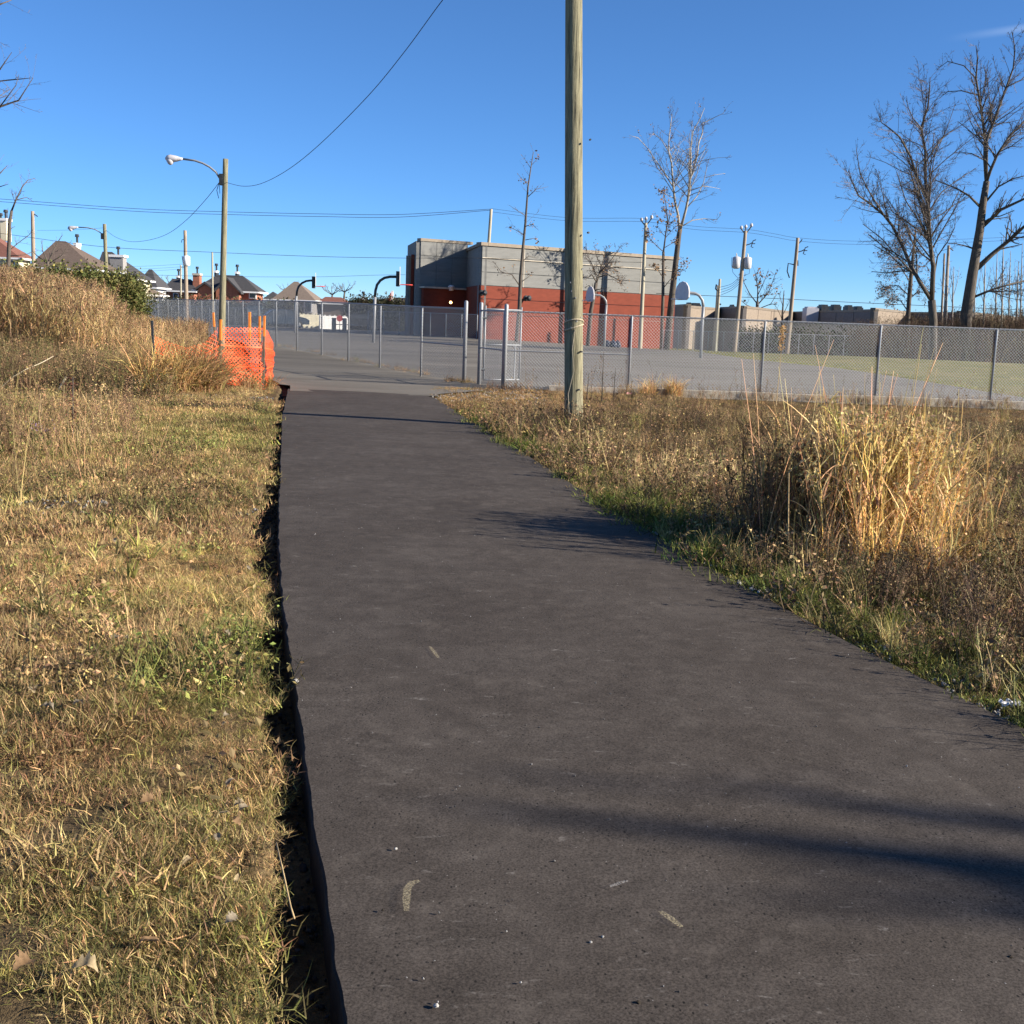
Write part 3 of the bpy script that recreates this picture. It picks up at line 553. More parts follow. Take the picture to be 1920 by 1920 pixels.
x, y = gauss_pts(26, .75, 16.3, .28, .15)
put('pole_foot_grass', 'blade', x, y, rng.uniform(1.4, 2.3, len(x)), mixcol([1+0*x, .8+0*x], [LIME, STRAW]), 'lime green broad grass at the foot of the wooden pole', 'grass')
x, y = gauss_pts(34, .85, 16.85, .35, .16)
put('pole_foot_weeds', 'weed', x, y, rng.uniform(1.0, 1.6, len(x)), mixcol([1+0*x, .8+0*x], [DKB, BROWN]), 'dark dead weeds round the foot of the wooden pole', 'weeds', mats=M['stem'])
x, y = gauss_pts(9, -.35, 26.5, .3, .12)
put('gate_weeds', 'weedlow', x, y, rng.uniform(1.0, 1.8, len(x)), mixcol([1+0*x, .8+0*x], [DKB, BROWN]), 'dark dead stalks between the two gate posts', 'weeds', mats=M['stem'])
ft = rng.uniform(0, 1, 260)**1.6; x = -1.25-15*ft+rng.normal(0, .12, 260); y = 28.6+33*ft+rng.normal(0, .15, 260)
k = vnoise(ft*40, 0*ft, 1, 5) > .4; x, y = x[k], y[k]
put('fence_weeds', 'weedlow', x, y, rng.uniform(.4, .9, len(x)), mixcol([1+0*x, .8+0*x, .5+0*x], [TAN, BROWN, GREEN]), 'small weeds along the foot of the left fence', 'weeds')
# ---- litter
ye = rng.uniform(1.9, 24, 2600)**1.0; xe = xL(ye)+rng.uniform(-.13, .02, 2600)
put('edge_crumbs', 'pebble', xe, ye, rng.uniform(.003, .013, 2600)*np.where(rng.uniform(size=2600) < .12, 1.6, 1), (.02+.05*rng.uniform(size=(2600, 1)))*np.array([[1, .9, .8]]), 'dark crumbs of asphalt and soil along the left edge of the path', 'gravel', dz=.01, tilt=1, mats=M['stem'])
x, y = near_left(7, 1.9, 14, -7)
put('fallen_leaves', 'leaf', x, y, rng.uniform(.5, 1.1, len(x)), mixcol([1+0*x, .8+0*x, .3+0*x], [STRAW*1.25, np.array((.42, .27, .15)), BROWN]), 'dry leaves scattered in the left turf', 'leaves', dz=.015)
x, y = near_right(9, 3.8, 20, 5); k = edge_r(x, y) > .25; x, y = x[k], y[k]
put('leaf_litter', 'leaf', x, y, rng.uniform(.5, 1.1, len(x)), mixcol([1+0*x, .8+0*x, .4+0*x], [STRAW*1.2, np.array((.42, .27, .15)), BROWN]), 'dry leaves caught along the right edge of the path', 'leaves', dz=.02)
x, y = region(500, -2, 4.5, 3.6, 9, lambda x, y: (x > xR(y)-.01) & (x < xR(y)+.22) & inview(x, y))
put('edge_gravel', 'pebble', x, y, rng.uniform(.004, .016, len(x)), (.25+.2*rng.uniform(size=(len(x), 1)))*np.array([[1, .97, .92]]), 'grey gravel spilling along the right path edge', 'gravel', dz=.005, tilt=1, mats=M['stem'])
x, y = region(400, -8.5, -1.6, 8.2, 21.8, lambda x, y: (rng.uniform(size=len(x)) < bare(x, y)*.6) & leftside(x, y))
put('verge_gravel', 'pebble', x, y, rng.uniform(.008, .022, len(x)), (.08+.22*rng.uniform(size=(len(x), 1)))*np.array([[1, .98, .95]]), 'dark gravel in the bare patches of the left verge', 'gravel', dz=.005, tilt=1, mats=M['stem'])
x, y = region(16, -2, 4, 2.2, 12, lambda x, y: (x > xL(y)+.02) & (x < xR(y)-.03) & inview(x, y))
put('path_grit', 'pebble', x, y, rng.uniform(.0015, .0045, len(x)), (.05+.35*rng.uniform(size=(len(x), 1))**2)*np.array([[1, .97, .93]]), 'fine grit lying on the new asphalt', 'grit', dz=.175, tilt=1, mats=M['stem'])
x, y = region(60, -2.6, .6, 22.5, 26.8, lambda x, y: (x > np.interp(y, [22, 24.3, 26.8], [-1.5, -1.9, -.6])))
put('chip_gravel', 'pebble', x, y, rng.uniform(.012, .03, len(x)), (.15+.2*rng.uniform(size=(len(x), 1)))*np.array([[1, .95, .85]]), 'grey gravel on the corner before the gate', 'gravel', dz=.01, tilt=1, mats=M['stem'])
me = bpy.data.objects['path_grit'].data
for v in me.vertices: v.co.z = .012

# ------------------------------------------------------------------ trees
RMIN = [.01]
def fork(b, tw, pts, ra, rb, depth, dens, spread, up, leafs=None, lk=.4):
    """side branches along one limb; thicker ones go to b, twigs to tw"""
    pts = [Vector(p) for p in pts]; seg = [(pts[i+1]-pts[i]).length for i in range(len(pts)-1)]; L = sum(seg)
    n = max(2, int(L*dens))
    for _ in range(n):
        t = random.uniform(.12, 1.0)*L; i = 0; tt = t
        while i < len(seg)-1 and tt > seg[i]: tt -= seg[i]; i += 1
        q = pts[i].lerp(pts[i+1], min(1, tt/seg[i])); ax = (pts[i+1]-pts[i]).normalized()
        side = Vector((random.gauss(0, 1), random.gauss(0, 1), random.gauss(0, 1))); side = (side-ax*side.dot(ax)).normalized()
        a = random.uniform(*spread); d = (ax*math.cos(a)+side*math.sin(a)+Vector((0, 0, up))).normalized()
        ln = L*lk*random.uniform(.35, 1.05)*(1.15-.75*t/L); r = max(RMIN[0], (ra+(rb-ra)*t/L)*.36); P = [q.copy()]; p = q.copy()
        for k in range(3):
            p = p + d*ln/3; d = (d+Vector((random.gauss(0, .16), random.gauss(0, .16), random.gauss(.06, .12)))).normalized(); P.append(p.copy())
        (b if r > .02 else tw).tube(P, [r, r*.8, r*.62, r*.45], 5 if r > .02 else 3, False)
        if leafs is not None and random.random() < leafs[1]:
            for k in range(3): leafs[0].append(P[-1].lerp(P[-2], random.random()) + Vector((random.gauss(0, .1), random.gauss(0, .1), random.gauss(0, .1))))
        if depth > 0: fork(b, tw, P, r, r*.3, depth-1, dens*1.35 if depth > 1 else dens*1.7, spread, up, leafs, lk*1.05)
def limb_pts(poly, D, wob):
    ph = random.uniform(0, 6.28); out = []
    n = len(poly)
    for i, (px, py) in enumerate(poly): out.append(at(px, py, D + wob*math.sin(ph+i*.7)*min(1, i/3)))
    return out
def tree(name, label, cat, D, trunk, limbs, mats=('bark', 'bark', 'twig'), dens=1.0, depth=2, up=.06, spread=(.4, 1.1), lk=.4, wob=1.5, leafs=0, group=None, base_z=None, leafsize=.12, trunk_dens=.35):
    tp = [at(px, py, D) for px, py, r in trunk]; bz = zs(tp[0].x, D) if base_z is None else base_z
    tp[0] = Vector((tp[0].x, D, bz-.1)); t = thing(name, (tp[0].x, D, bz), label, cat, group)
    b = MB(); b.tube(tp, [r for _, _, r in trunk], 9); b.build('trunk', M[mats[0]], t, True)
    tw = MB(); sec = MB(); lv = []; RMIN[0] = D*.000125; dens = dens*3.0
    for lb in limbs:
        D0 = D; pts = limb_pts([p[:2] for p in lb[0]], D, wob*(1 if lb[1] < .2 else .5)); ra, rb = lb[1], lb[2]
        b = MB(); b.tube(pts, [(ra+(rb-ra)*i/(len(pts)-1))*.86 for i in range(len(pts))], 7); b.build('limb', M[mats[1]], t, True)
        fork(sec, tw, pts, ra, rb, depth, dens, spread, up, (lv, leafs) if leafs else None, lk)
    fork(sec, tw, tp[len(tp)//2:], trunk[-1][2], trunk[-1][2]*.6, depth, dens*trunk_dens, spread, up, (lv, leafs) if leafs else None, lk*.8)
    if sec.v: tag(sec.build('branches', M[mats[1]], t, True), kind='stuff')
    if tw.v: tag(tw.build('twigs', M[mats[2]], t), kind='stuff')
    if lv:
        V, Fc, C = [], [], []
        for p in lv: leafquad(V, Fc, C, p, random.uniform(.5, 1.2)*leafsize, (0, 0))
        q = MB(); q.add(V, Fc); tag(q.build('leaves', M['deadleaf'], t), kind='stuff')
    return t
TR = [
 ('big_tree', 'tall bare tree with two stout right hand limbs, tallest at the right edge', 62, [(1808, 650, .34), (1812, 590, .31), (1823, 517, .27), (1837, 433, .22), (1843, 383, .19), (1850, 340, .16)],
  [([(1850, 340), (1847, 300), (1847, 260), (1840, 207), (1830, 147), (1833, 110), (1830, 85)], .13, .02),
   ([(1850, 340), (1857, 320), (1870, 290), (1890, 260), (1920, 227), (1950, 180)], .11, .03), ([(1849, 330), (1850, 263), (1867, 217), (1887, 163), (1900, 127), (1903, 93), (1898, 60)], .11, .02),
   ([(1832, 503), (1860, 477), (1893, 450), (1920, 425), (1975, 380)], .17, .06), ([(1840, 427), (1877, 393), (1920, 373), (1960, 360)], .12, .04), ([(1826, 557), (1860, 543), (1893, 533), (1920, 527), (1965, 515)], .08, .03),
   ([(1837, 387), (1817, 367), (1793, 353), (1760, 340), (1745, 335)], .08, .02), ([(1830, 147), (1807, 123), (1777, 115), (1757, 130)], .04, .015), ([(1833, 178), (1803, 170), (1777, 172), (1760, 185)], .04, .015),
   ([(1828, 467), (1813, 462), (1793, 457), (1775, 456)], .06, .015), ([(1887, 163), (1915, 150), (1950, 110)], .05, .02), ([(1847, 380), (1872, 350), (1900, 335), (1940, 325)], .07, .02), ([(1845, 300), (1822, 288), (1800, 285), (1788, 300)], .04, .01)], dict(dens=1.5, trunk_dens=.8)),
 ('forked_tree', 'bare tree forked low into a leaning left limb and an upright stem', 58, [(1752, 650, .22), (1750, 600, .20), (1747, 563, .19)],
  [([(1747, 563), (1727, 533), (1707, 497), (1693, 463), (1673, 423), (1657, 403), (1633, 383), (1610, 367), (1597, 340), (1592, 320)], .13, .02),
   ([(1747, 565), (1750, 500), (1743, 450), (1740, 383), (1735, 333), (1735, 283), (1727, 240), (1740, 200), (1743, 167), (1744, 145)], .15, .02),
   ([(1739, 370), (1720, 333), (1707, 293), (1687, 257), (1667, 240), (1653, 230), (1648, 215)], .08, .015), ([(1735, 305), (1753, 277), (1773, 253), (1790, 243)], .05, .012),
   ([(1742, 453), (1720, 430), (1693, 410), (1673, 397), (1660, 370)], .06, .015), ([(1657, 403), (1630, 360), (1613, 327), (1607, 290), (1605, 270)], .05, .01), ([(1751, 520), (1758, 480), (1777, 453), (1790, 427), (1792, 400)], .05, .012),
   ([(1727, 240), (1712, 222), (1702, 200), (1700, 180)], .04, .01), ([(1720, 333), (1697, 345), (1680, 352)], .03, .01)], dict(dens=1.5)),
 ('slender_tree', 'small bare tree with drooping twiggy crown left of the forked tree', 64, [(1702, 655, .14), (1702, 600, .13), (1708, 520, .11), (1717, 433, .05)],
  [([(1703, 585), (1690, 565), (1672, 560), (1660, 568)], .04, .01), ([(1705, 555), (1684, 535), (1668, 535), (1655, 552)], .04, .01), ([(1707, 530), (1688, 500), (1670, 500), (1660, 515)], .04, .01), ([(1710, 500), (1695, 470), (1680, 465), (1668, 480)], .04, .01),
   ([(1709, 520), (1725, 500), (1738, 500), (1745, 512)], .04, .01), ([(1706, 560), (1722, 545), (1735, 550), (1742, 565)], .04, .01), ([(1714, 460), (1705, 440), (1698, 420)], .03, .01), ([(1714, 460), (1727, 440), (1735, 425)], .03, .01)], dict(dens=2.4, lk=.55, leafs=.12, up=-.02, mats=('bark', 'bark', 'twig'))),
 ('middle_tree', 'tall bare tree with twin pale upper stems behind the right basketball hoop', 82, [(1250, 645, .25), (1260, 556, .23), (1267, 493, .20), (1273, 441, .17), (1275, 431, .16)],
  [([(1274, 433), (1272, 406), (1265, 375), (1262, 347), (1259, 306), (1254, 285), (1254, 264), (1258, 229), (1260, 215)], .12, .02),
   ([(1275, 433), (1286, 393), (1293, 358), (1295, 306), (1295, 277), (1299, 247), (1313, 222), (1321, 202)], .12, .02), ([(1262, 350), (1244, 322), (1230, 302), (1213, 277), (1196, 258), (1180, 254)], .06, .015),
   ([(1294, 338), (1307, 293), (1310, 268), (1317, 250), (1318, 231), (1340, 220), (1357, 212)], .07, .015), ([(1289, 388), (1307, 368), (1319, 343), (1326, 310), (1330, 298)], .05, .015), ([(1281, 423), (1298, 413), (1321, 410), (1344, 412), (1352, 402)], .05, .012),
   ([(1293, 358), (1319, 349), (1335, 351), (1350, 354)], .04, .01), ([(1254, 285), (1240, 262), (1225, 250), (1215, 262)], .04, .01), ([(1323, 333), (1340, 328), (1360, 325)], .03, .01), ([(1295, 277), (1278, 285), (1260, 277)], .03, .01)], dict(mats=('bark', 'palebark', 'twig'), dens=.8, leafs=.02)),
 ('leafy_tree', 'thin tree keeping a few brown leaves beside the taller twin stemmed tree', 80, [(1240, 650, .12), (1243, 560, .11), (1244, 472, .09)],
  [([(1244, 472), (1248, 441), (1252, 410), (1248, 379), (1244, 360)], .07, .015), ([(1250, 425), (1258, 400), (1262, 385)], .04, .01), ([(1244, 472), (1232, 462), (1219, 448), (1214, 430)], .04, .01), ([(1245, 465), (1262, 455), (1270, 450)], .03, .01), ([(1244, 540), (1256, 525), (1275, 512), (1290, 490)], .04, .01), ([(1243, 520), (1230, 500), (1222, 495)], .04, .01)], dict(dens=1.2, leafs=.35, leafsize=.2)),
 ('bare_sapling', 'slender single stemmed bare tree in front of the grey school wall', 74, [(968, 645, .14), (974, 575, .13), (976, 520, .11), (980, 470, .09), (985, 420, .075), (990, 350, .05), (1000, 285, .02)],
  [([(974, 535), (960, 515), (940, 510), (925, 490)], .05, .01), ([(975, 530), (990, 520), (1000, 510)], .04, .01), ([(979, 490), (992, 480), (1006, 485)], .04, .01), ([(984, 425), (998, 420), (1010, 432)], .035, .008), ([(985, 450), (1000, 447), (1008, 452)], .03, .008),
   ([(986, 405), (970, 395), (955, 385)], .03, .008), ([(989, 370), (1005, 355), (1028, 350)], .03, .008), ([(991, 345), (978, 335), (970, 325)], .03, .008), ([(995, 315), (985, 300), (978, 290)], .02, .006), ([(996, 310), (1006, 300), (1012, 290)], .02, .006), ([(982, 440), (965, 430), (950, 425)], .03, .008)], dict(dens=1.5, leafs=.05, leafsize=.18)),
 ('spreading_tree', 'low bare tree with rounded twiggy crown against the school wall', 76, [(1102, 648, .15), (1108, 582, .13), (1113, 557, .13), (1118, 530, .12)],
  [([(1118, 530), (1122, 518), (1127, 503), (1132, 485), (1136, 465)], .09, .015), ([(1118, 528), (1110, 515), (1100, 522), (1094, 520)], .06, .01), ([(1121, 520), (1140, 515), (1160, 525), (1168, 535)], .06, .01), ([(1120, 524), (1112, 500), (1102, 480), (1100, 465)], .05, .01),
   ([(1124, 512), (1140, 495), (1155, 475), (1165, 460)], .05, .01), ([(1126, 507), (1150, 500), (1170, 500)], .05, .01), ([(1116, 545), (1132, 540), (1142, 550)], .04, .01), ([(1116, 545), (1104, 535), (1096, 540)], .04, .01), ([(1128, 500), (1118, 480), (1115, 460)], .04, .01)], dict(dens=2.0, lk=.5, leafs=.05)),
 ('far_tree', 'bare round crowned tree behind the two leaning power poles', 108, [(1418, 655, .18), (1420, 590, .16), (1420, 565, .14)],
  [([(1420, 570), (1421, 545), (1418, 520), (1415, 508)], .09, .02), ([(1420, 570), (1405, 550), (1395, 530), (1392, 515)], .07, .02), ([(1420, 572), (1440, 550), (1450, 525), (1455, 510)], .07, .02), ([(1420, 580), (1400, 572), (1385, 560)], .06, .02), ([(1420, 580), (1445, 570), (1458, 550)], .06, .02), ([(1420, 555), (1432, 530), (1440, 508)], .05, .02)], dict(dens=.9, lk=.5, leafs=.1, leafsize=.3)),
 ('narrow_tree', 'narrow bare tree immediately left of the right leaning power pole', 104, [(1466, 655, .1), (1467, 590, .09), (1470, 545, .03)],
  [([(1467, 600), (1458, 580), (1452, 570)], .04, .01), ([(1468, 590), (1478, 570), (1482, 560)], .04, .01), ([(1468, 575), (1462, 555), (1464, 545)], .03, .01)], dict(dens=1.3)),
 ('garden_tree', 'thin crooked bare tree in front of the red roofed cream house', 62, [(13, 545, .13), (15, 520, .12), (17, 460, .10), (18, 420, .09), (22, 395, .07)],
  [([(22, 395), (30, 375), (42, 350), (52, 338), (66, 334)], .06, .012), ([(18, 425), (14, 405), (15, 390)], .03, .01), ([(17, 470), (35, 455), (55, 440), (62, 430)], .03, .01), ([(17, 480), (45, 478), (70, 470)], .03, .01), ([(30, 375), (50, 370), (62, 378)], .03, .01)], dict(dens=1.1, leafs=0)),
 ('shade_tree', 'bare twiggy tree before the brown roofed house', 66, [(88, 540, .1), (88, 510, .09), (90, 490, .08)],
  [([(90, 492), (80, 470), (78, 450)], .05, .01), ([(90, 492), (100, 470), (112, 448), (118, 440)], .05, .01), ([(90, 495), (70, 480), (60, 470)], .05, .01), ([(90, 495), (115, 480), (135, 450)], .04, .01), ([(90, 500), (110, 495), (130, 490)], .04, .01)], dict(dens=1.5)),
]
for nm, lab, D, trunk, limbs, kw in TR: tree(nm, lab, 'tree', D, trunk, limbs, **kw)
# twigs entering the frame at the upper left belong to a tree standing just outside it
tree('side_tree', 'bare tree at the left edge whose outer twigs reach into the sky', 'tree', 40, [(-190, 640, .2), (-180, 500, .18), (-170, 380, .16)],
     [([(-170, 380), (-120, 300), (-60, 240), (0, 200), (35, 188), (62, 146)], .09, .012), ([(-170, 390), (-110, 250), (-60, 170), (0, 130), (22, 98)], .08, .01), ([(-165, 370), (-120, 180), (-60, 60), (0, 8), (22, 0)], .09, .012),
      ([(-170, 420), (-110, 380), (-50, 345), (0, 325), (14, 310)], .07, .01), ([(-60, 240), (0, 152), (40, 148), (60, 146)], .04, .008), ([(0, 200), (30, 160), (35, 140)], .025, .006), ([(-50, 345), (0, 350), (16, 345)], .03, .008)], dens=.75, wob=1.0)
for i, (px, py, D, hh) in enumerate([(622, 535, 150, 30), (645, 530, 155, 30), (540, 533, 160, 25), (697, 562, 130, 14), (110, 470, 120, 40), (323, 520, 150, 30)]):
    lab = ['bare tree crown left of the pair over the red roof', 'bare tree crown right of the pair over the red roof', 'faint bare tree behind the tall tan hip roof', 'small bare tree near the beige chimney', 'bare crown behind the brown hip roof', 'reddish bare crown beside the transformer pole'][i]
    tree('distant_tree', lab, 'tree', D, [(px, 600, .16), (px, py+hh, .14), (px+1, py+hh*.6, .10)], [([(px+1, py+hh*.6), (px+a, py+hh*.3), (px+a*1.5, py)], .07, .015) for a in (-14, -7, 0, 8, 14)], dens=.9, lk=.55, depth=2, group='far bare trees')
# saplings and brush at the right behind the lawn
SAP = [(1846, 480, 66), (1868, 470, 70), (1880, 440, 64), (1893, 470, 72), (1908, 490, 68), (1915, 455, 75), (1828, 470, 74), (1776, 480, 70), (1787, 500, 73)]
for i, (px, py, D) in enumerate(SAP):
    tree('thin_sapling', ['thin bare sapling first right of the tallest tree', 'thin bare sapling second right of the tallest tree', 'tallest thin bare sapling near the right edge', 'thin sapling between the tallest sapling and the edge', 'short thin sapling near the right edge', 'thin bare sapling at the very right edge', 'thin sapling behind the trunk of the tallest tree', 'thin sapling left of the tallest tree', 'short sapling close left of the tallest tree'][i], 'sapling', D,
         [(px-3, 655, .06), (px-1, 580, .05), (px, (py+580)/2, .04), (px+2, py, .012)], [([(px-1, 560), (px+8, 530), (px+12, 500)], .025, .008), ([(px-1, 570), (px-9, 540), (px-12, 520)], .025, .008), ([(px, 540), (px-5, 510), (px-6, 490)], .02, .006)], dens=1.1, depth=1, lk=.35, group='thin saplings behind the school lawn', mats=('palebark', 'palebark', 'twig'))
x, y = region(3.2, 18, 48, 60, 84, lambda x, y: (x > .305*y+1.5*np.sin(y)) & (x < .52*y)); n = len(x)
scatter('brushwood', 'brush', np.stack([x, y, zg(x, y)], -1), rng.uniform(.6, 1.05, n)*(.85+.3*S(x/y, .3, .42)), mixcol([.6+0*x, 1.3+0*x, .2+0*x], [BROWN*.65, DKB*.6, TAN*.6]), 'dense leafless brush behind the lawn at right', 'brush', mats=M['stem'])  # tints dimmed, so the shade over the brush is in its colour
# clipped cedar hedge on the left bank, each shrub its own thing would not be tellable apart: one mass
t_ = rng.uniform(0, 1, 900); px = -60+325*t_; D = 62+6*t_; hx = np.array([at(a, 560, d).x for a, d in zip(px, D)]); topz = np.interp(px, [-60, 60, 150, 180, 225, 255, 265], [3.1, 3.0, 3.1, 3.15, 3.05, 2.7, 2.2]); zz = rng.uniform(0, 1, 900)*topz*.9
scatter('cedar_hedge', 'cedar', np.stack([hx, D+rng.normal(0, .5, 900), zz], -1), rng.uniform(.8, 1.3, 900), mixcol([1+0*hx, .5+0*hx, .4+0*hx], [np.array((.13, .14, .045)), np.array((.22, .18, .06)), DKG*1.3]), 'dark green cedar hedge before the houses at left', 'hedge')

for nm_, lab_, p0_, p1_, D_, h_, n_ in (('garden_hedge', 'low dark hedge behind the distant fence at left', 262, 560, 103, 1.3, 420), ('yard_shade_hedge', 'dark shrubs added to stand for a shaded wall behind the distant fence left of the school', 656, 762, 101, 1.9, 320), ('wall_foot_shade', 'dark greenery added to stand for shade at the foot of the long grey wall behind the lawn', 1395, 1700, 86, .9, 420)):  # yard shrubs and wall foot greenery are added as dark stand-ins for shade
    a_ = rng.uniform(p0_, p1_, n_); hx_ = np.array([at(v, 600, D_).x for v in a_]); yy_ = D_+rng.normal(0, .4, n_)
    scatter(nm_, 'cedar', np.stack([hx_, yy_, zg(hx_, yy_)+rng.uniform(0, h_, n_)], -1), rng.uniform(.8, 1.4, n_), mixcol([1+0*hx_, .6+0*hx_, .5+0*hx_], [np.array((.05, .055, .03)), DKB*.7, DKG*.8]), lab_, 'hedge')
# ------------------------------------------------------------------ poles, lamps and wires
def wood_pole(t, top, base, r0_, r1_, mat_): b = MB(); n = 14; pts = [base.lerp(top, i/n) for i in range(n+1)]; b.tube(pts, [r0_+(r1_-r0_)*i/n for i in range(n+1)], 20); return b.build('pole', M[mat_], t, True)
base = at(1077, 798, 17.2); base.z = -.2; PX = base.x;  top = at(1076, -180, 17.2)
up_ = thing('utility_pole', (PX, 17.2, 0), 'thick weathered wooden pole rising out of the frame near the path', 'utility pole'); wood_pole(up_, top, base, .142, .118, 'pole')
b = MB()
PXR = base.lerp(top, 1.75/(top.z+.2)).x
for z0, ph in ((1.53, 0), (1.60, 1.2)): b.tube([(PXR+.142*math.cos(a), 17.2+.142*math.sin(a), z0+.05*math.cos(a+ph)) for a in np.linspace(0, 6.283, 25)], .011, 5)
b.tube([(PX-.06, 17.06, 1.5), (PX-.09, 17.02, 1.2), (PX-.05, 17.03, .9), (PX-.12, 17.04, .55), (PX-.09, 17.0, .2)], .007, 4); b.build('rope', M['rope'], up_)
b = MB()
for k in range(46):
    a = random.uniform(-2.4, .4); z0 = random.uniform(.2, 8.5); f = (z0+.2)/(top.z+.2); c_ = base.lerp(top, f); r_ = .142+(.118-.142)*f+.0015; L_ = random.uniform(.25, 1.1); d1 = Vector((math.cos(a), math.sin(a), 0)); n1 = Vector((-d1.y, d1.x, 0))*random.uniform(.0015, .0035); c2 = base.lerp(top, min(1, f+L_/(top.z+.2)))
    b.add([c_+d1*r_, (c_+c2)/2+d1*(r_-.0002)+n1, c2+d1*(r_-.0005), (c_+c2)/2+d1*(r_-.0002)-n1], [(0, 1, 2, 3)])
tag(b.build('crack', M['soil'], up_), kind='stuff')
b = MB()
for k in range(14):
    a = random.uniform(-2.6, .2); z0 = random.uniform(.9, 2.6); c_ = base.lerp(top, (z0+.2)/(top.z+.2)); d1 = Vector((math.cos(a), math.sin(a), 0)); b.box(c_+d1*.139, .012, .012, .02, a)
b.build('staples', M['galv'], up_)
b = MB()
for z0, a in ((1.18, -1.2), (.62, -1.3), (2.9, -1.0), (4.2, -1.3), (.25, -1.4)): b.tube([(PX+.11*math.cos(a), 17.2+.11*math.sin(a), z0), (PX+.15*math.cos(a), 17.2+.15*math.sin(a), z0)], .014, 6)
b.build('bolt', M['darkmet'], up_)
def street_lamp(px, ptop, D, arm, lab, r, armpx):
    bx = at(px[1], 560, D).x; t = thing('street_lamp', (bx, D, zs(bx, D)), lab, 'street lamp', 'cobra head street lamps on wooden poles')
    topp = at(px[0], ptop, D); wood_pole(t, topp, Vector((bx, D, -.1)), r, r*.72, 'pole')
    pts = [at(a, c, D) for a, c in arm]; b = MB(); b.tube(pts, [.032]*len(pts), 8); b.build('lamp_arm', M['galv'], t, True)
    h0, h1 = at(*armpx[0], D), at(*armpx[1], D); b = MB(); q = [h0.lerp(h1, k) for k in (0, .12, .35, .7, .9, 1)]; b.tube(q, [.035, .05, .09, .125, .10, .03], 12); hd = b.build('lamp_head', M['greyplas'], t, True)
    b = MB(); c = h0.lerp(h1, .72)-Vector((0, 0, .1)); b.tube([c+Vector((0, 0, .06)), c, c-Vector((0, 0, .07)), c-Vector((0, 0, .10))], [.12, .115, .07, .02], 12); b.build('lens', M['greyplas'], hd, True)
    b = MB(); b.box(at(px[0]-.5, arm[0][1]+1, D)+Vector((-.12, 0, 0)), .12, .2, .35); b.build('bracket', M['darkmet'], t)
    return t
street_lamp((423, 414), 298, 38, [(413, 336), (405, 323), (393, 313), (380, 306), (365, 301), (342, 298)], 'nearer street lamp on a green grey wooden pole behind the orange net', .115, [(343, 298), (310, 297)])
b = MB(); q = at(411, 342, 38); b.tube([q, q+Vector((-.08, 0, -.25)), q+Vector((-.02, 0, -.5))], .012, 4); b.tube([q, q+Vector((.02, 0, -.35))], .01, 4); b.build('loose_cable', M['wirek'], [o for o in bpy.data.objects if o.name == 'street_lamp'][0])
street_lamp((196, 202), 420, 70, [(194, 442), (188, 436), (178, 430), (165, 427), (145, 426)], 'farther street lamp standing in the reeds at left', .14, [(147, 426), (127, 428)])
PO = [  # px top, py top, px base, D, r, label, mat, kind
 (921, 392, 903, 79, .14, 'tall plain wooden pole in front of the school corner', 'pole3', ''), (1211, 418, 1200, 80, .15, 'wooden power pole in front of the right end of the school', 'pole3', 'top'),
 (1398, 433, 1377, 79, .16, 'leaning power pole carrying two grey transformers', 'pole2', 'trans'), (1496, 446, 1476, 77, .15, 'leaning power pole at right with hooks and a side bracket', 'pole2', 'hook'),
 (1350, 523, 1341, 82, .12, 'short dark topped pole left of the transformer pole', 'pole3', 'short'), (1346, 535, 1338, 83, .10, 'paler short pole touching the dark topped one', 'pole3', ''),
 (347, 432, 350, 100, .19, 'power pole with one white transformer between the houses', 'pole2', 'trans1'), (339, 497, 339, 104, .10, 'thin pale pole left of the single transformer pole', 'pole3', ''),
 (398, 473, 399, 90, .09, 'thin light pole just left of the nearer street lamp', 'pole3', ''), (61, 396, 65, 85, .17, 'power pole between the cream house and the brown roofed house', 'pole2', 'arm'),
 (1779, 460, 1770, 78, .13, 'bare pale pole between the two big right trees', 'pole2', 'arm'), (1771, 475, 1764, 79, .09, 'thinner pole against the pale pole between the big trees', 'pole2', '')]
POLE = {}
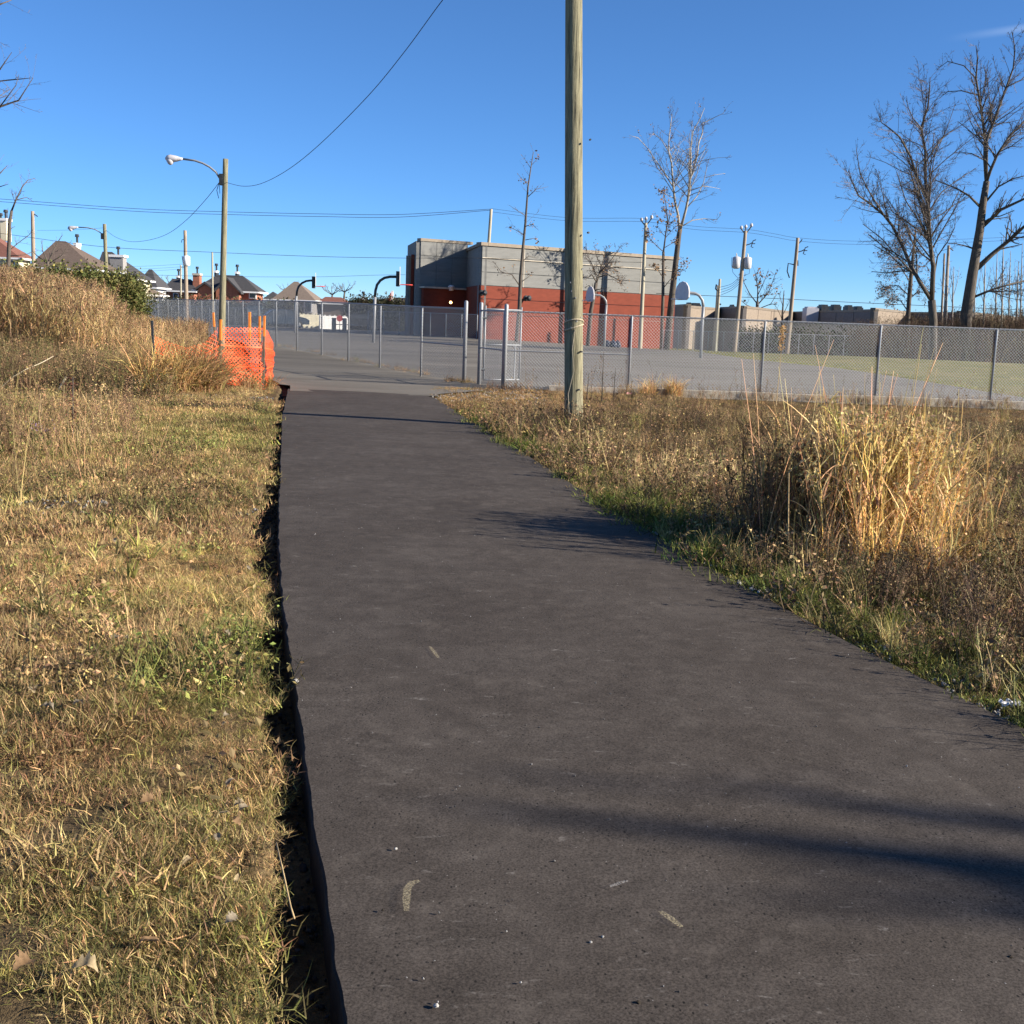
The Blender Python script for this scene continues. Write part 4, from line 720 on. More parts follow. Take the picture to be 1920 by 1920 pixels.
for px, py, pb, D, r, lab, mt, kd in PO:
    bp = at(pb, 655 if pb > 800 else 600, D); g = zs(bp.x, D); t = thing('power_pole', (bp.x, D, g), lab, 'pole', 'wooden power poles'); tp = at(px, py, D); POLE[px] = tp
    wood_pole(t, tp, Vector((bp.x, D, g-.2)), r, r*.7, mt); dn = (Vector((bp.x, D, g))-tp).normalized()
    def pp(dx, dy): return tp + Vector((dx*D/F, 0, -dy*D/F))
    if kd in ('top', 'trans'):
        b = MB()
        for a, c in ((-8, -3), (0, -5), (10, -8)):
            b.tube([pp(0, 6), pp(a, c)], .04, 5)
        b.build('crossarm', M['darkmet'], t)
        for a, c in ((-8, -3), (0, -5), (10, -8)): b = MB(); b.tube([pp(a, c), pp(a, c-3), pp(a, c-6)], [.09, .11, .05], 8); b.build('insulator', M['greyplas'], t, True)
    if kd in ('trans', 'hook'):
        b = MB(); b.tube([pp(0, 26), pp(9, 23), pp(14, 20)], .035, 5); b.tube([pp(20, 15), pp(15, 17), pp(12, 28), pp(16, 29)], .035, 5); b.tube([pp(14, 22), pp(19, 22)], .03, 5); b.build('hook', M['darkmet'], t)
    if kd == 'trans':
        for a in (-19, 1.5):
            b = MB(); b.tube([pp(a+6, 46), pp(a+6, 48), pp(a+6, 66), pp(a+6, 68)], [.12, .27, .27, .15], 14); tf = b.build('transformer', M['greyplas'], t, True)
            b = MB(); b.tube([pp(a+6, 46), pp(a+5, 40)], [.05, .03], 6); b.build('bushing', M['white'], tf)
        b = MB(); b.tube([pp(-22, 48), pp(-22, 60), pp(-18, 75), pp(-8, 85)], .015, 4); b.tube([pp(12, 68), pp(12, 76), pp(2, 80)], .015, 4); b.build('cable', M['wirek'], t)
    if kd == 'trans1':
        b = MB(); b.tube([pp(2, 45), pp(2, 47), pp(2, 62), pp(2, 64)], [.15, .30, .30, .15], 14); b.build('transformer', M['white'], t, True)
        b = MB(); b.tube([pp(-6, 46), pp(-4, 62), pp(-1, 66)], .03, 5); b.tube([pp(0, 16), pp(-6, 17), pp(-7, 22)], .03, 5); b.tube([pp(0, 66), pp(-8, 66)], .03, 5); b.build('bracket', M['darkmet'], t)
    if kd == 'hook':
        b = MB(); b.tube([pp(-4, 48), pp(-14, 46), pp(-15, 60), pp(-10, 72)], .04, 5); b.tube([pp(3, 40), pp(4, 50)], .04, 5); b.build('bracket', M['darkmet'], t); b = MB(); b.tube([pp(0, 12), pp(6, 6), pp(8, 2)], .035, 5); b.build('crossarm', M['darkmet'], t)
    if kd == 'arm': b = MB(); b.tube([pp(0, 3), pp(9, 9)], .04, 5); b.build('crossarm', M['darkmet'], t)
    if kd == 'short': b = MB(); b.tube([pp(-6, 10), pp(-7, 18), pp(-3, 22)], .05, 5); b.tube([pp(0, 45), pp(5, 46)], .06, 5); b.build('bracket', M['darkmet'], t)
def wire(name, pts, r, lab, n=10, grp='overhead wires'):
    # smooth curve through measured points
    P_ = [Vector(p) for p in pts]; out = []
    for i in range(len(P_)-1):
        a, b_, c, d = P_[max(i-1, 0)], P_[i], P_[i+1], P_[min(i+2, len(P_)-1)]
        for k in range(n):
            t = k/n; out.append(.5*((2*b_)+(c-a)*t+(2*a-5*b_+4*c-d)*t*t+(3*b_-a-3*c+d)*t**3))
    out.append(P_[-1]); b = MB(); b.tube(out, r*.7, 5); return tag(b.build(name, M['wirek'], None, True), lab, 'wire', grp)
L1 = at(424, 342, 38); PT_ = at(1076, -110, 17.2)
def Dl(px, py, Da=38.0, xa=L1, xb=PT_):   # depth on the vertical plane joining the two poles
    n_ = Vector((-(xb.y-xa.y), xb.x-xa.x, 0)); d = ray(px, py); t = (n_.dot(xa-Vector((0, 0, CH))))/n_.dot(d); return d*t + Vector((0, 0, CH))
wire('overhead_cable', [L1] + [Dl(*p) for p in ((455, 349), (490, 344), (540, 318), (600, 270), (690, 180), (760, 95), (830, 0), (900, -85), (980, -130))] + [PT_], .011, 'dark cable sweeping from the nearer street lamp up out of the frame')
S2 = at(199, 432, 70); SL = at(411, 342, 38)
wire('overhead_cable', [SL, at(385, 375, 41), at(350, 412, 47), at(315, 438, 53), at(280, 450, 59), at(245, 453, 64), at(218, 445, 68), S2], .014, 'cable hanging between the two street lamps')
A = [(-80, 368), (0, 373), (250, 391), (420, 397), (600, 401), (750, 402), (920, 392)]
for dy, lab in ((0, 'upper wire of the close pair crossing the sky at left'), (5, 'lower wire of the close pair crossing the sky at left')): wire('power_line', [at(a, c+dy*(1 if a < 800 else .4), 79) for a, c in A], .022, lab)
for dy, lab in ((0, 'upper wire sagging from the plain pole past the four poles to the right'), (6, 'lower wire sagging from the plain pole past the four poles to the right')):
    wire('power_line', [at(a, c+dy, 79) for a, c in ((920, 391), (1065, 408), (1211, 410), (1300, 424), (1398, 430), (1450, 438), (1497, 446), (1600, 452), (1760, 450), (2000, 440))], .014, lab)
wire('power_line', [at(a, c, 75) for a, c in ((-60, 430), (20, 440), (198, 463), (400, 473), (600, 481), (775, 484), (900, 484), (1060, 489), (1208, 492))], .020, 'single wire crossing before the school wall')
wire('power_line', [at(a, c, 95) for a, c in ((240, 514), (340, 517), (480, 519), (600, 519), (700, 516), (760, 515))], .018, 'low wire over the distant roofs')
wire('power_line', [at(a, c, 79) for a, c in ((1230, 550), (1318, 554), (1460, 560), (1600, 567), (1780, 575), (2000, 585))], .026, 'thick low wire along the top of the right hand building')
for i, (y0, y1) in enumerate(((500, 495), (505, 500), (510, 504))): wire('power_line', [at(235, y0, 100), at(290, (y0+y1)/2+.8, 100), at(345, y1, 100)], .013, ['top', 'middle', 'bottom'][i]+' of three short wires from the single transformer pole')
wire('power_line', [at(70, 432, 90), at(140, 431, 88), at(196, 427, 86)], .012, 'faint wire joining the left power pole and the farther lamp')
for i in range(4): wire('service_wire', [at(1390, 516+4*i, 79), at(1372, 532+4*i, 80), at(1352, 538+5*i, 82)], .02, ['top', 'second', 'third', 'lowest'][i]+' of four service wires dropping left from the transformer pole', 6)

# ------------------------------------------------------------------ chain link fences
def wires(b, A, B, h, pitch, r, z0=.04):
    A = Vector(A); B = Vector(B); L = (B-A).length; d = (B-A)/L; nrm = Vector((-d.y, d.x, 0)).normalized(); P0 = lambda u, v: A + d*u + Vector((0, 0, z0+v))
    k = -int(h/pitch)-1
    while k*pitch < L:
        u = k*pitch
        for sg in (1, -1):
            a, c = (u, 0), (u+h, h)
            if sg < 0: a, c = (u, h), (u+h, 0)
            # clip in u
            (u0_, v0_), (u1_, v1_) = a, c
            if u0_ < 0: f = -u0_/h; v0_ = v0_+(v1_-v0_)*f; u0_ = 0
            if u1_ > L: f = (u1_-L)/h; v1_ = v1_-(c[1]-a[1])*f; u1_ = L
            if u1_-u0_ < .02: continue
            p, q = P0(u0_, v0_)+nrm*r*sg, P0(u1_, v1_)+nrm*r*sg; t = (q-p).normalized(); s1 = t.cross(nrm)*r
            V_ = [p+s1, p-s1*.5+nrm*r*.87, p-s1*.5-nrm*r*.87, q+s1, q-s1*.5+nrm*r*.87, q-s1*.5-nrm*r*.87]
            b.add(V_, [(0, 1, 4, 3), (1, 2, 5, 4), (2, 0, 3, 5)])
        k += 1
def fence(name, lab, posts, h, pr=.027, pitch=.072, wr=.002, rail=.019, end=(), mid=(), endh=.17, cat='fence', grp=None):
    t = thing(name, tuple(posts[0]), lab, cat, grp); mesh = MB(); src = {}
    for i, p in enumerate(posts):
        e = i in end; key = e
        if key not in src:
            b = MB(); hh = h + (endh if e else 0); rr = .05 if e else pr; q = Vector(p); b.tube([q-Vector((0, 0, .1)), q+Vector((0, 0, hh-rr*.8)), q+Vector((0, 0, hh-rr*.25)), q+Vector((0, 0, hh))], [rr, rr, rr*.8, rr*.25], 12 if e else 8)
            o = b.build('post', M['galv'], t, True); src[key] = (o, q)
        else:
            o0, q0 = src[key]; o = o0.copy(); col.objects.link(o); o.location = Vector(p)-q0; o.parent = t
    for i in range(len(posts)-1):
        a, c = Vector(posts[i]), Vector(posts[i+1]); hv = Vector((0, 0, h)); b = MB(); b.tube([a+hv, c+hv], rail, 6, False); b.build('top_rail', M['galv'], t, True)
        if i in mid: m1 = Vector((0, 0, h*.5)); b = MB(); b.tube([a+m1, c+m1], rail*.9, 6, False); b.build('brace_rail', M['galv'], t, True)
        wires(mesh, a, c, h-.05, pitch, wr)
        # twisted wire ties and knuckles riding on the rail
        L = (c-a).length; n = int(L/(pitch*1.6)) if (a.y+c.y)/2 < 45 else 0
        for k in range(n):
            q = a.lerp(c, (k+.5)/n)+hv; dd = (c-a).normalized()*.022; mesh.add([q-dd+Vector((0, -.012, -.03)), q+Vector((0, -.03, .028)), q+dd+Vector((0, .012, -.03)), q+Vector((0, .022, .02))], [(0, 1, 2), (2, 3, 0), (1, 3, 2), (0, 3, 1)])
    tag(mesh.build('chain_link', M['wire'], t), kind='stuff'); return t
def gpt(x, y): return Vector((x, y, zs(x, y)))
# right run, along the curb
pr_ = [gpt(-.30, 26.9), gpt(2.63, 27.0), gpt(5.78, 27.2), gpt(8.55, 27.35), gpt(11.35, 27.5), gpt(14.3, 27.6), gpt(17.3, 27.7), gpt(20.2, 27.8)]
fence('chain_link_fence', 'long grey chain link fence along the curb at right', pr_, 1.80, end=(0,), mid=(0,), pitch=.075, wr=.0028)
fence('chain_link_fence', 'short chain link bay between the gate hinge post and the next post', [gpt(-.93, 28.25), gpt(-.34, 26.95)], 1.80, end=(0,), mid=(0,), wr=.0024, endh=.2)
LP_ = [(870, 713, 28.8), (789, 700, 30.6), (712, 683, 33.9), (653, 672, 37.0), (603, 664, 39.9), (557, 655, 42.9), (518, 648, 45.8)]
pl_ = []
for px, py, D in LP_: x_ = at(px, py, D).x; pl_.append(gpt(x_, D))
d_ = (pl_[-1]-pl_[-3]); d_.z = 0; d_.normalize(); p_ = pl_[-1].copy()
for i in range(22): p_ = p_ + d_*3.05 + Vector((-.035*i*.5, 0, 0)); pl_.append(gpt(p_.x, p_.y))
fence('chain_link_fence', 'long chain link fence receding left past the street lamps', pl_[:], 1.83, end=(0,), mid=(0,), pitch=.078, wr=.0032, endh=.2)
# the open gate leaf
hg = gpt(-.84, 28.3); gd = Vector((.80, .60, 0)).normalized(); gl = 1.12; gz = .12
gt_ = thing('chain_link_gate', hg, 'narrow chain link gate leaf standing open between the posts', 'gate'); b = MB(); q = lambda u, v: hg+gd*u+Vector((0, 0, v+gz))
for u in (.02, gl): b.tube([q(u, 0), q(u, 1.80)], .022, 8)
for v in (.0, .86, 1.72): b.tube([q(.02, v), q(gl, v)], .019, 8)
b.build('gate_frame', M['galv'], gt_, True); b = MB(); wires(b, q(.03, -.03), q(gl-.02, -.03), 1.7, .075, .0024); tag(b.build('chain_link', M['wire'], gt_), kind='stuff')
for v in (.25, 1.5): b = MB(); b.tube([q(-.08, v), q(.04, v)], .035, 8); b.build('hinge', M['darkmet'], gt_)
b = MB(); b.tube([q(gl-.16, .0), q(gl-.16, .85)], .016, 6); b.build('latch_rod', M['galv'], gt_)
# far fences round the yard
def farline(a, c, n, D0, D1): return [gpt(at(a+(c-a)*i/n, 600, D0+(D1-D0)*i/n).x, D0+(D1-D0)*i/n) for i in range(n+1)]
fence('far_fence', 'low distant fence before the left houses', farline(250, 560, 13, 98, 92), 1.5, .03, .16, .004, .02)
fence('far_fence', 'distant fence left of the school, behind the hoops', farline(690, 895, 7, 82, 76), 1.6, .03, .15, .004, .02)
fence('far_fence', 'distant fence beyond the lawn right of the school', farline(1245, 1700, 16, 78, 74), 1.35, .03, .15, .004, .02)

# ------------------------------------------------------------------ basketball hoops
def hoop(lab, D, pole, arm, board, rimx, kind, mt):
    bx = at(pole[0], pole[1], D).x; g = zs(bx, D); t = thing('basketball_hoop', (bx, D, g), lab, 'basketball hoop', 'gooseneck basketball hoops in the yard')
    pts = [Vector((bx, D, g-.1))] + [at(a, c, D) for a, c in arm]; b = MB(); b.tube(pts[:3], .075, 10); b.build('pole', M['galv'] if mt else M['greyplas'], t, True)
    b = MB(); b.tube(pts[2:], .068, 10); b.build('gooseneck_arm', M['galv'] if mt == 2 else M['darkmet'], t, True)
    if kind == 'edge':
        x_, y0, y1 = board; c0, c1 = at(x_, y0, D), at(x_, y1, D); b = MB(); b.box((c0+c1)/2, .04, 1.3, (c0-c1).length, -math.atan2(c0.x, D)); b.build('backboard', M['white'], t)
        b = MB(); b.box(at(x_-4, (y0+y1)/2+5, D), .14, .5, .75); b.build('bracket', M['darkmet'], t)
        rr = abs(rimx[1]-rimx[0])*.5*D/F; c = at((rimx[0]+rimx[1])/2, rimx[2], D)
    else:
        cx, cy, wpx, hpx, yaw = board; c = at(cx, cy, D); W_ = .60; H_ = hpx*.5*D/F; ca, sa = math.cos(yaw), math.sin(yaw)
        prof = [(-.62, -1), (.62, -1), (1, -.72), (1, -.1), (.86, .42), (.5, .84), (0, 1), (-.5, .84), (-.86, .42), (-1, -.1), (-1, -.72)]
        b = MB(); b.slab([c+Vector((u*W_*ca, u*W_*sa, v*H_)) for u, v in prof], Vector((-sa, ca, 0))*.06); b.build('backboard', M['greyplas'], t)
        rr = .23; c = at(rimx[0], rimx[1], D)
    b = MB(); b.tube([c+Vector((rr*math.cos(a), .23*math.sin(a), 0)) for a in np.linspace(0, 6.283, 21)], .022, 6); b.build('rim', M['red'] if kind == 'edge' else M['greyplas'], t, True)
    return t
hoop('left dark armed hoop, facing right, farthest left', 75, (553, 622), [(554, 575), (556, 555), (557, 545), (560, 537), (566, 531), (574, 527), (582, 526), (589, 526)], (592, 512, 537), (593, 609, 537), 'edge', 1)
hoop('larger dark armed hoop with red rim beside the school', 59, (700, 645), [(702, 590), (703, 557), (704, 545), (707, 534), (713, 526), (721, 521), (731, 519), (745, 519)], (750, 501, 535), (750, 773, 534), 'edge', 1)
hoop('hoop with grey fan backboard in front of the red wall', 74, (1133, 653), [(1135, 600), (1137, 572), (1136, 564), (1132, 558), (1126, 554), (1118, 553), (1108, 553)], (1106, 551, 9, 28, -1.2), (1100, 563), 'fan', 2)
hoop('right hoop with pale fan backboard and pale curved arm', 53, (1314, 668), [(1317, 600), (1319, 575), (1317, 563), (1311, 554), (1303, 550), (1294, 549), (1285, 549)], (1279, 545, 15, 34, -1.18), (1268, 561), 'fan', 2)

# ------------------------------------------------------------------ orange safety net and stakes
def stake(x, y, z1, lab, mat_, lean=(0, 0), tip=None, w_=.045):
    z0 = float(zsurf(x, y))-.05; t = thing('marker_stake', (x, y, z0), lab, 'stake', 'stakes holding the orange net'); b = MB()
    p0 = Vector((x, y, z0)); p1 = Vector((x+lean[0], y+lean[1], z1)); k = 1.0 if tip is None else 1-tip
    b.tube([p0, p0.lerp(p1, k)], w_*.55, 4); b.build('shaft', M['stakew'] if tip or mat_ == 'stakew' else M[mat_], t)
    if tip: b = MB(); b.tube([p0.lerp(p1, k), p1], w_*.62, 4); b.build('painted_tip', M['stakeo'], t)
def stk(px, pyb, pyt, D, lab, tip=None, leanpx=0, mt='stakew', w_=.045):
    a = at(px, pyb, D); c = at(px+leanpx, pyt, D); stake(a.x, D, c.z, lab, mt, (c.x-a.x, 0), tip, w_)
stk(290, 736, 601, 21.6, 'thin dark steel stake at the left end of the orange net', None, -5, 'darkmet', .05)
stk(413, 722, 599, 23.0, 'orange tipped stake in the middle of the orange net', .28, 1)
stk(493, 728, 592, 23.6, 'orange tipped stake at the front right corner of the net', .27, 3)
stk(487, 700, 593, 25.0, 'orange tipped stake close behind the corner stake', .35, 0)
stk(468, 690, 585, 27.0, 'orange topped lath standing free behind the net', .38, 0, 'stakew', .06)
stk(408, 690, 586, 26.0, 'leaning dark stake before the nearer street lamp', .2, -8)
ot = thing('orange_net', (-6, 23, 0), 'bright orange plastic safety net stretched between stakes round the lamp pole', 'safety net')
def netpanel(pts, tops, bots, bulge, seedv, sp=.055, sw=.016):
    """pts: ground line points; tops/bots heights; strips woven as diagonal ribbons on a sagging sheet"""
    pts = [Vector(p) for p in pts]; L = [0]
    for i in range(len(pts)-1): L.append(L[-1]+(pts[i+1]-pts[i]).length)
    T = L[-1]
    def sf(u, v):
        u = min(max(u, 0), 1); s_ = u*T; i = 0
        while i < len(pts)-2 and s_ > L[i+1]: i += 1
        f = (s_-L[i])/(L[i+1]-L[i]); p = pts[i].lerp(pts[i+1], f); tp_ = np.interp(u, np.linspace(0, 1, len(tops)), tops); bt = np.interp(u, np.linspace(0, 1, len(bots)), bots)
        d = (pts[i+1]-pts[i]).normalized(); n = Vector((-d.y, d.x, 0)); off = bulge*math.sin(math.pi*f)*math.sin(math.pi*min(1, v*1.1)) + .03*math.sin(9*u*T+5*v+seedv) + .02*math.sin(23*v+seedv)
        return p + n*off + Vector((0, 0, bt+(tp_-bt)*v))
    b = MB(); H_ = sum(tops)/len(tops)
    for sg in (1, -1):
        k = -int(H_/sp)-1
        while k*sp < T:
            row = []
            for j in range(13):
                v = j/12; u = (k*sp + (v if sg > 0 else 1-v)*H_)/T
                if -.001 <= u <= 1.001: row.append((u, v))
            for (u0_, v0_), (u1_, v1_) in zip(row, row[1:]):
                a0, a1 = sf(u0_, v0_), sf(u0_+sw/T, v0_); c0, c1 = sf(u1_, v1_), sf(u1_+sw/T, v1_); b.add([a0, a1, c1, c0], [(0, 1, 2, 3)])
            k += 1
    for v in np.linspace(0, 1, 4):
        for i in range(24): b.add([sf(i/24, v), sf((i+1)/24, v), sf((i+1)/24, min(1, v+.025)), sf(i/24, min(1, v+.025))], [(0, 1, 2, 3)])
    o = b.build('net_panel', M['orange'], ot); tag(o, kind='stuff'); return o
zz_ = lambda x, y: float(zsurf(x, y))
g0 = at(290, 736, 21.6); g1 = at(413, 722, 23.0); g2 = at(495, 728, 23.6)
netpanel([(g0.x, 21.6, 0), ((g0.x+g1.x)/2, 22.4, 0), (g1.x, 23.0, 0)], [1.08, .95, .85, .95, 1.28], [.1, .15, .2, .15, .1], .1, 1, .085, .009)
netpanel([(g1.x, 23.0, 0), (g2.x, 23.6, 0)], [1.27, 1.26, 1.27, 1.28], [.15, .1, .05, 0], .08, 2, .085, .019)
r1 = at(500, 700, 25.2)
xn = lambda px, D: at(px, 680, D).x
netpanel([(g2.x, 23.6, 0), (xn(508, 24.3), 24.3, 0), (xn(509, 25.0), 25.0, 0), (xn(494, 26.0), 26.0, 0)], [1.28, 1.12, .95, .9, 1.1], [.0, .12, .28, .3, .2], -.06, 3, .06, .018)
netpanel([(xn(494, 26.0), 26.0, 0), (g1.x-.2, 27.6, 0), (g0.x-.4, 25, 0)], [.95, .8, .7, .6], [.1, .1, .1, .1], .1, 4, .1, .008)

# ------------------------------------------------------------------ the school
zt = lambda px, py, D: at(px, py, D).z
A_ = Vector((-2.66, 78, 0)); dS = Vector((14.2, 8.6, 0)).normalized(); nS = Vector((dS.y, -dS.x, 0)); Lw = 16.6
C_ = A_ + dS*Lw; SD = Vector((-3.95, 85.5, 0)); bk = -nS
sch = thing('school_building', (2, 82, 0), 'flat roofed school gymnasium, grey panels above a brick red base', 'school')
zr, ztop, zb = 3.86, 6.45, -.6
def wallbox(p0, p1, z0, z1, th, name, mat_, par, out=0.0):
    d = (p1-p0).normalized(); n = Vector((-d.y, d.x, 0)); b = MB(); q0, q1 = p0-n*out, p1-n*out
    b.slab([q0+Vector((0, 0, z0)), q1+Vector((0, 0, z0)), q1+Vector((0, 0, z1)), q0+Vector((0, 0, z1))], n*th); return b.build(name, mat_, par)
wallbox(A_, C_, zb, ztop, .4, 'wall', M['conc2'], sch)     # core behind the facing
nP = 5; sh = None
for i in range(nP):       # facing panels with open joints, three courses
    w0 = Lw/nP
    for z0, z1 in ((zr, 4.72), (4.74, 5.62), (5.64, ztop-.05)):
        wallbox(A_+dS*(i*w0+.035), A_+dS*((i+1)*w0-.035), z0+.01, z1-.01, .05, 'wall_panel', M['conc2'], sch, .06)
for z0, z1 in ((zb, 1.9), (1.94, 2.95), (2.99, zr-.03)): wallbox(A_+dS*.0, C_, z0, z1, .06, 'brick_course', M['redbrick'], sch, .07)
for i in (1, 2, 3, 4):
    p = A_+dS*(i*Lw/nP); b = MB(); b.box(p+nS*.05+Vector((0, 0, (zr+ztop)/2)), .05, .06, ztop-zr, math.atan2(dS.y, dS.x)); b.build('joint_strip', M['concrete'], sch)
b = MB(); b.box(A_+dS*Lw*.5+nS*.12+Vector((0, 0, 5.66)), Lw, .06, .05, math.atan2(dS.y, dS.x)); b.build('ledge', M['concrete'], sch)
wallbox(A_-dS*.12, C_+dS*.12, ztop, ztop+.22, .7, 'coping', M['coping'], sch, .16)
sdn = (A_-SD).normalized(); wallbox(SD, A_-Vector((.02, -.03, 0)), zb, ztop, .4, 'side_wall', M['conc2s'], sch); wallbox(SD, A_-Vector((.02, -.03, 0)), zb, zr, .1, 'side_base', M['redbrick'], sch, .08)
wallbox(SD, A_, ztop, ztop+.2, .6, 'side_coping', M['coping'], sch, .13)
Eb = C_ + bk*12; wallbox(C_, Eb, zb, ztop+.1, .4, 'end_wall', M['conc2s'], sch)
b = MB(); rp = [SD+Vector((.4, .1, ztop-.1)), A_+Vector((.4, .3, ztop-.1)), C_+Vector((-.3, .3, ztop-.1)), Eb+Vector((-.3, 0, ztop-.1)), Eb-dS*16+Vector((0, 0, ztop-.1))]; b.slab(rp, (0, 0, .12)); b.build('roof', M['coping'], sch)
Rr = SD; Rl = Vector((-7.22, 83.5, 0)); zt2 = 6.95
wallbox(Rl, Rr, zb, zt2, .4, 'rear_wall', M['conc2'], sch)
for i in range(3):
    dR = (Rr-Rl)/3
    for z0, z1 in ((zr-.08, 4.9), (4.92, 5.95), (5.97, zt2)): wallbox(Rl+dR*i+dR*.01, Rl+dR*(i+1)-dR*.01, z0, z1-.01, .05, 'wall_panel', M['conc2'], sch, .06)
wallbox(Rl-(Rr-Rl)*.01, Rr+(Rr-Rl)*.1, zt2, zt2+.2, .6, 'rear_coping', M['coping'], sch, .12)
wallbox(Rl, Rl+Vector((-1.2, 6, 0)), zb, zt2, .3, 'rear_side_wall', M['conc2s'], sch)
wallbox(Rl+Vector((.15, -.1, 0)), Rr+Vector((0, -.1, 0)), zb, zr-.15, .3, 'recess_base', M['redbrick'], sch, .3); wallbox(Rl+Vector((.1, -.2, 0)), Rr+Vector((-.1, -.2, 0)), zr-.2, zr-.08, .8, 'canopy', M['concrete'], sch, .5)
# finned stair block at the far left of the school
for k, (pa, pb_, ptp, mt) in enumerate(((760, 766, 479, 'warew'), (766.5, 769, 481, 'coping'), (769.5, 775, 477, 'redbrick'))):
    a, c = at(pa, 560, 84.3), at(pb_, 560, 84.3); b = MB(); b.slab([(a.x, 84.3, zb), (c.x, 84.3, zb), (c.x, 84.3, zt(pa, ptp, 84.3)), (a.x, 84.3, zt(pa, ptp, 84.3))], (0, 4, 0)); b.build('fin', M[mt], sch)
v0 = at(846, 545, 83.6); b = MB(); b.tube([v0, v0+Vector((0, 0, .22)), v0+Vector((0, 0, .26)), v0+Vector((0, 0, .40))], [.17, .17, .26, .14], 12); b.build('roof_vent', M['greyplas'], sch, True)
l0 = at(845, 567, 83.0); b = MB(); b.tube([l0+Vector((0, .1, 0)), l0+Vector((0, -.06, 0))], [.1, .09], 10); b.build('wall_light', M['lit'], sch, True)
for px, py in ((902, 549), (985, 559)):
    dray = ray(px, py); t_s = (nS.dot(A_-Vector((0, 0, CH))))/nS.dot(dray); p = dray*t_s + Vector((0, 0, CH)); b = MB(); b.tube([p+nS*.05, p+nS*.35, p+nS*.5], [.09, .1, .2], 10); b.tube([p+nS*.0, p+nS*.1], .2, 10); b.build('floodlight', M['darkmet'], sch, True)
# doorway with grey doors visible through the gate
for px in (925, 951): 
    dray = ray(px, 600); t_s = (nS.dot(A_-Vector((0, 0, CH))))/nS.dot(dray); p = dray*t_s; p.z = 0
b = None
# ------------------------------------------------------------------ industrial building at right
ind = thing('industrial_building', (20, 100, -1), 'long low block building, coloured tan on lit faces and grey on shaded ones, with a stepped front beyond the lawn', 'building')
seg = [(1252, 100, 'tanw'), (1287, 92, None), (1350, 100, None), (1392, 93, None), (1487, 113, None), (1638, 88, None), (1700, 97, None), (1800, 90, None), (1930, 110, None)]
hts = [3.3, 3.2, 3.3, 3.35, 3.35, 3.45, 3.4, 3.5]; mts = ['warew', 'tanw', 'warew', 'tanw', 'warew', 'tanw', 'warew', 'tanw']  # tan on sunlit faces, greyer on shaded ones: light put into the wall colour
pp_ = [Vector((at(a, 600, D).x, D, 0)) for a, D, _ in seg]
for i in range(len(pp_)-1):
    d = pp_[i+1]-pp_[i]; L = d.length; n = max(2, int(L/5))
    wallbox(pp_[i], pp_[i+1], -1.6, hts[i]-.1, .3, 'wall', M[mts[i]], ind)
    for k in range(n): wallbox(pp_[i]+d*(k/n+.003), pp_[i]+d*((k+1)/n-.003), -1.6, hts[i]-.12, .05, 'wall_panel', M[mts[i]], ind, .06)
    wallbox(pp_[i], pp_[i+1], hts[i]-.1, hts[i]+.08, .4, 'parapet', M['coping'], ind, .08)
b = MB(); b.slab([p+Vector((0, .35, 3.1)) for p in pp_]+[Vector((60, 150, 3.1)), Vector((10, 150, 3.1))], (0, 0, .1)); b.build('roof', M['coping'], ind)
for px, pw, ph, py in ((1291, 7, 8, 578), (1304, 16, 7, 578), (1372, 5, 8, 582), (1520, 22, 6, 584), (1543, 14, 9, 583), (1566, 14, 9, 583), (1590, 10, 8, 583), (1608, 11, 7, 584)):
    c = at(px, py-ph/2, 104); sx = pw*104/F; szz = ph*104/F+1.0; b = MB(); b.box(c-Vector((0, 0, .5)), sx, 1.6, szz); b.box(c+Vector((0, 0, szz/2-.45)), sx*.8, 1.2, .15); b.build('rooftop_unit', M['darkmet'] if px != 1520 else M['greyplas'], ind)
sgn = thing('blue_bin', at(1146, 642, 78), 'dark blue heap of plastic bags before the red wall', 'garbage bags'); 
for dx, r_ in ((-.28, .3), (.12, .34), (.42, .24)):
    b = MB(); p = at(1146, 650, 78); p.z = zs(p.x, 78); b.tube([p+Vector((dx, 0, z_)) for z_ in (-.03, .05, .2, .35, .45, .5)], [r_*.8, r_, r_*1.05, r_*.8, r_*.3, r_*.12], 9); b.build('bag', M['bagk'], sgn, True)

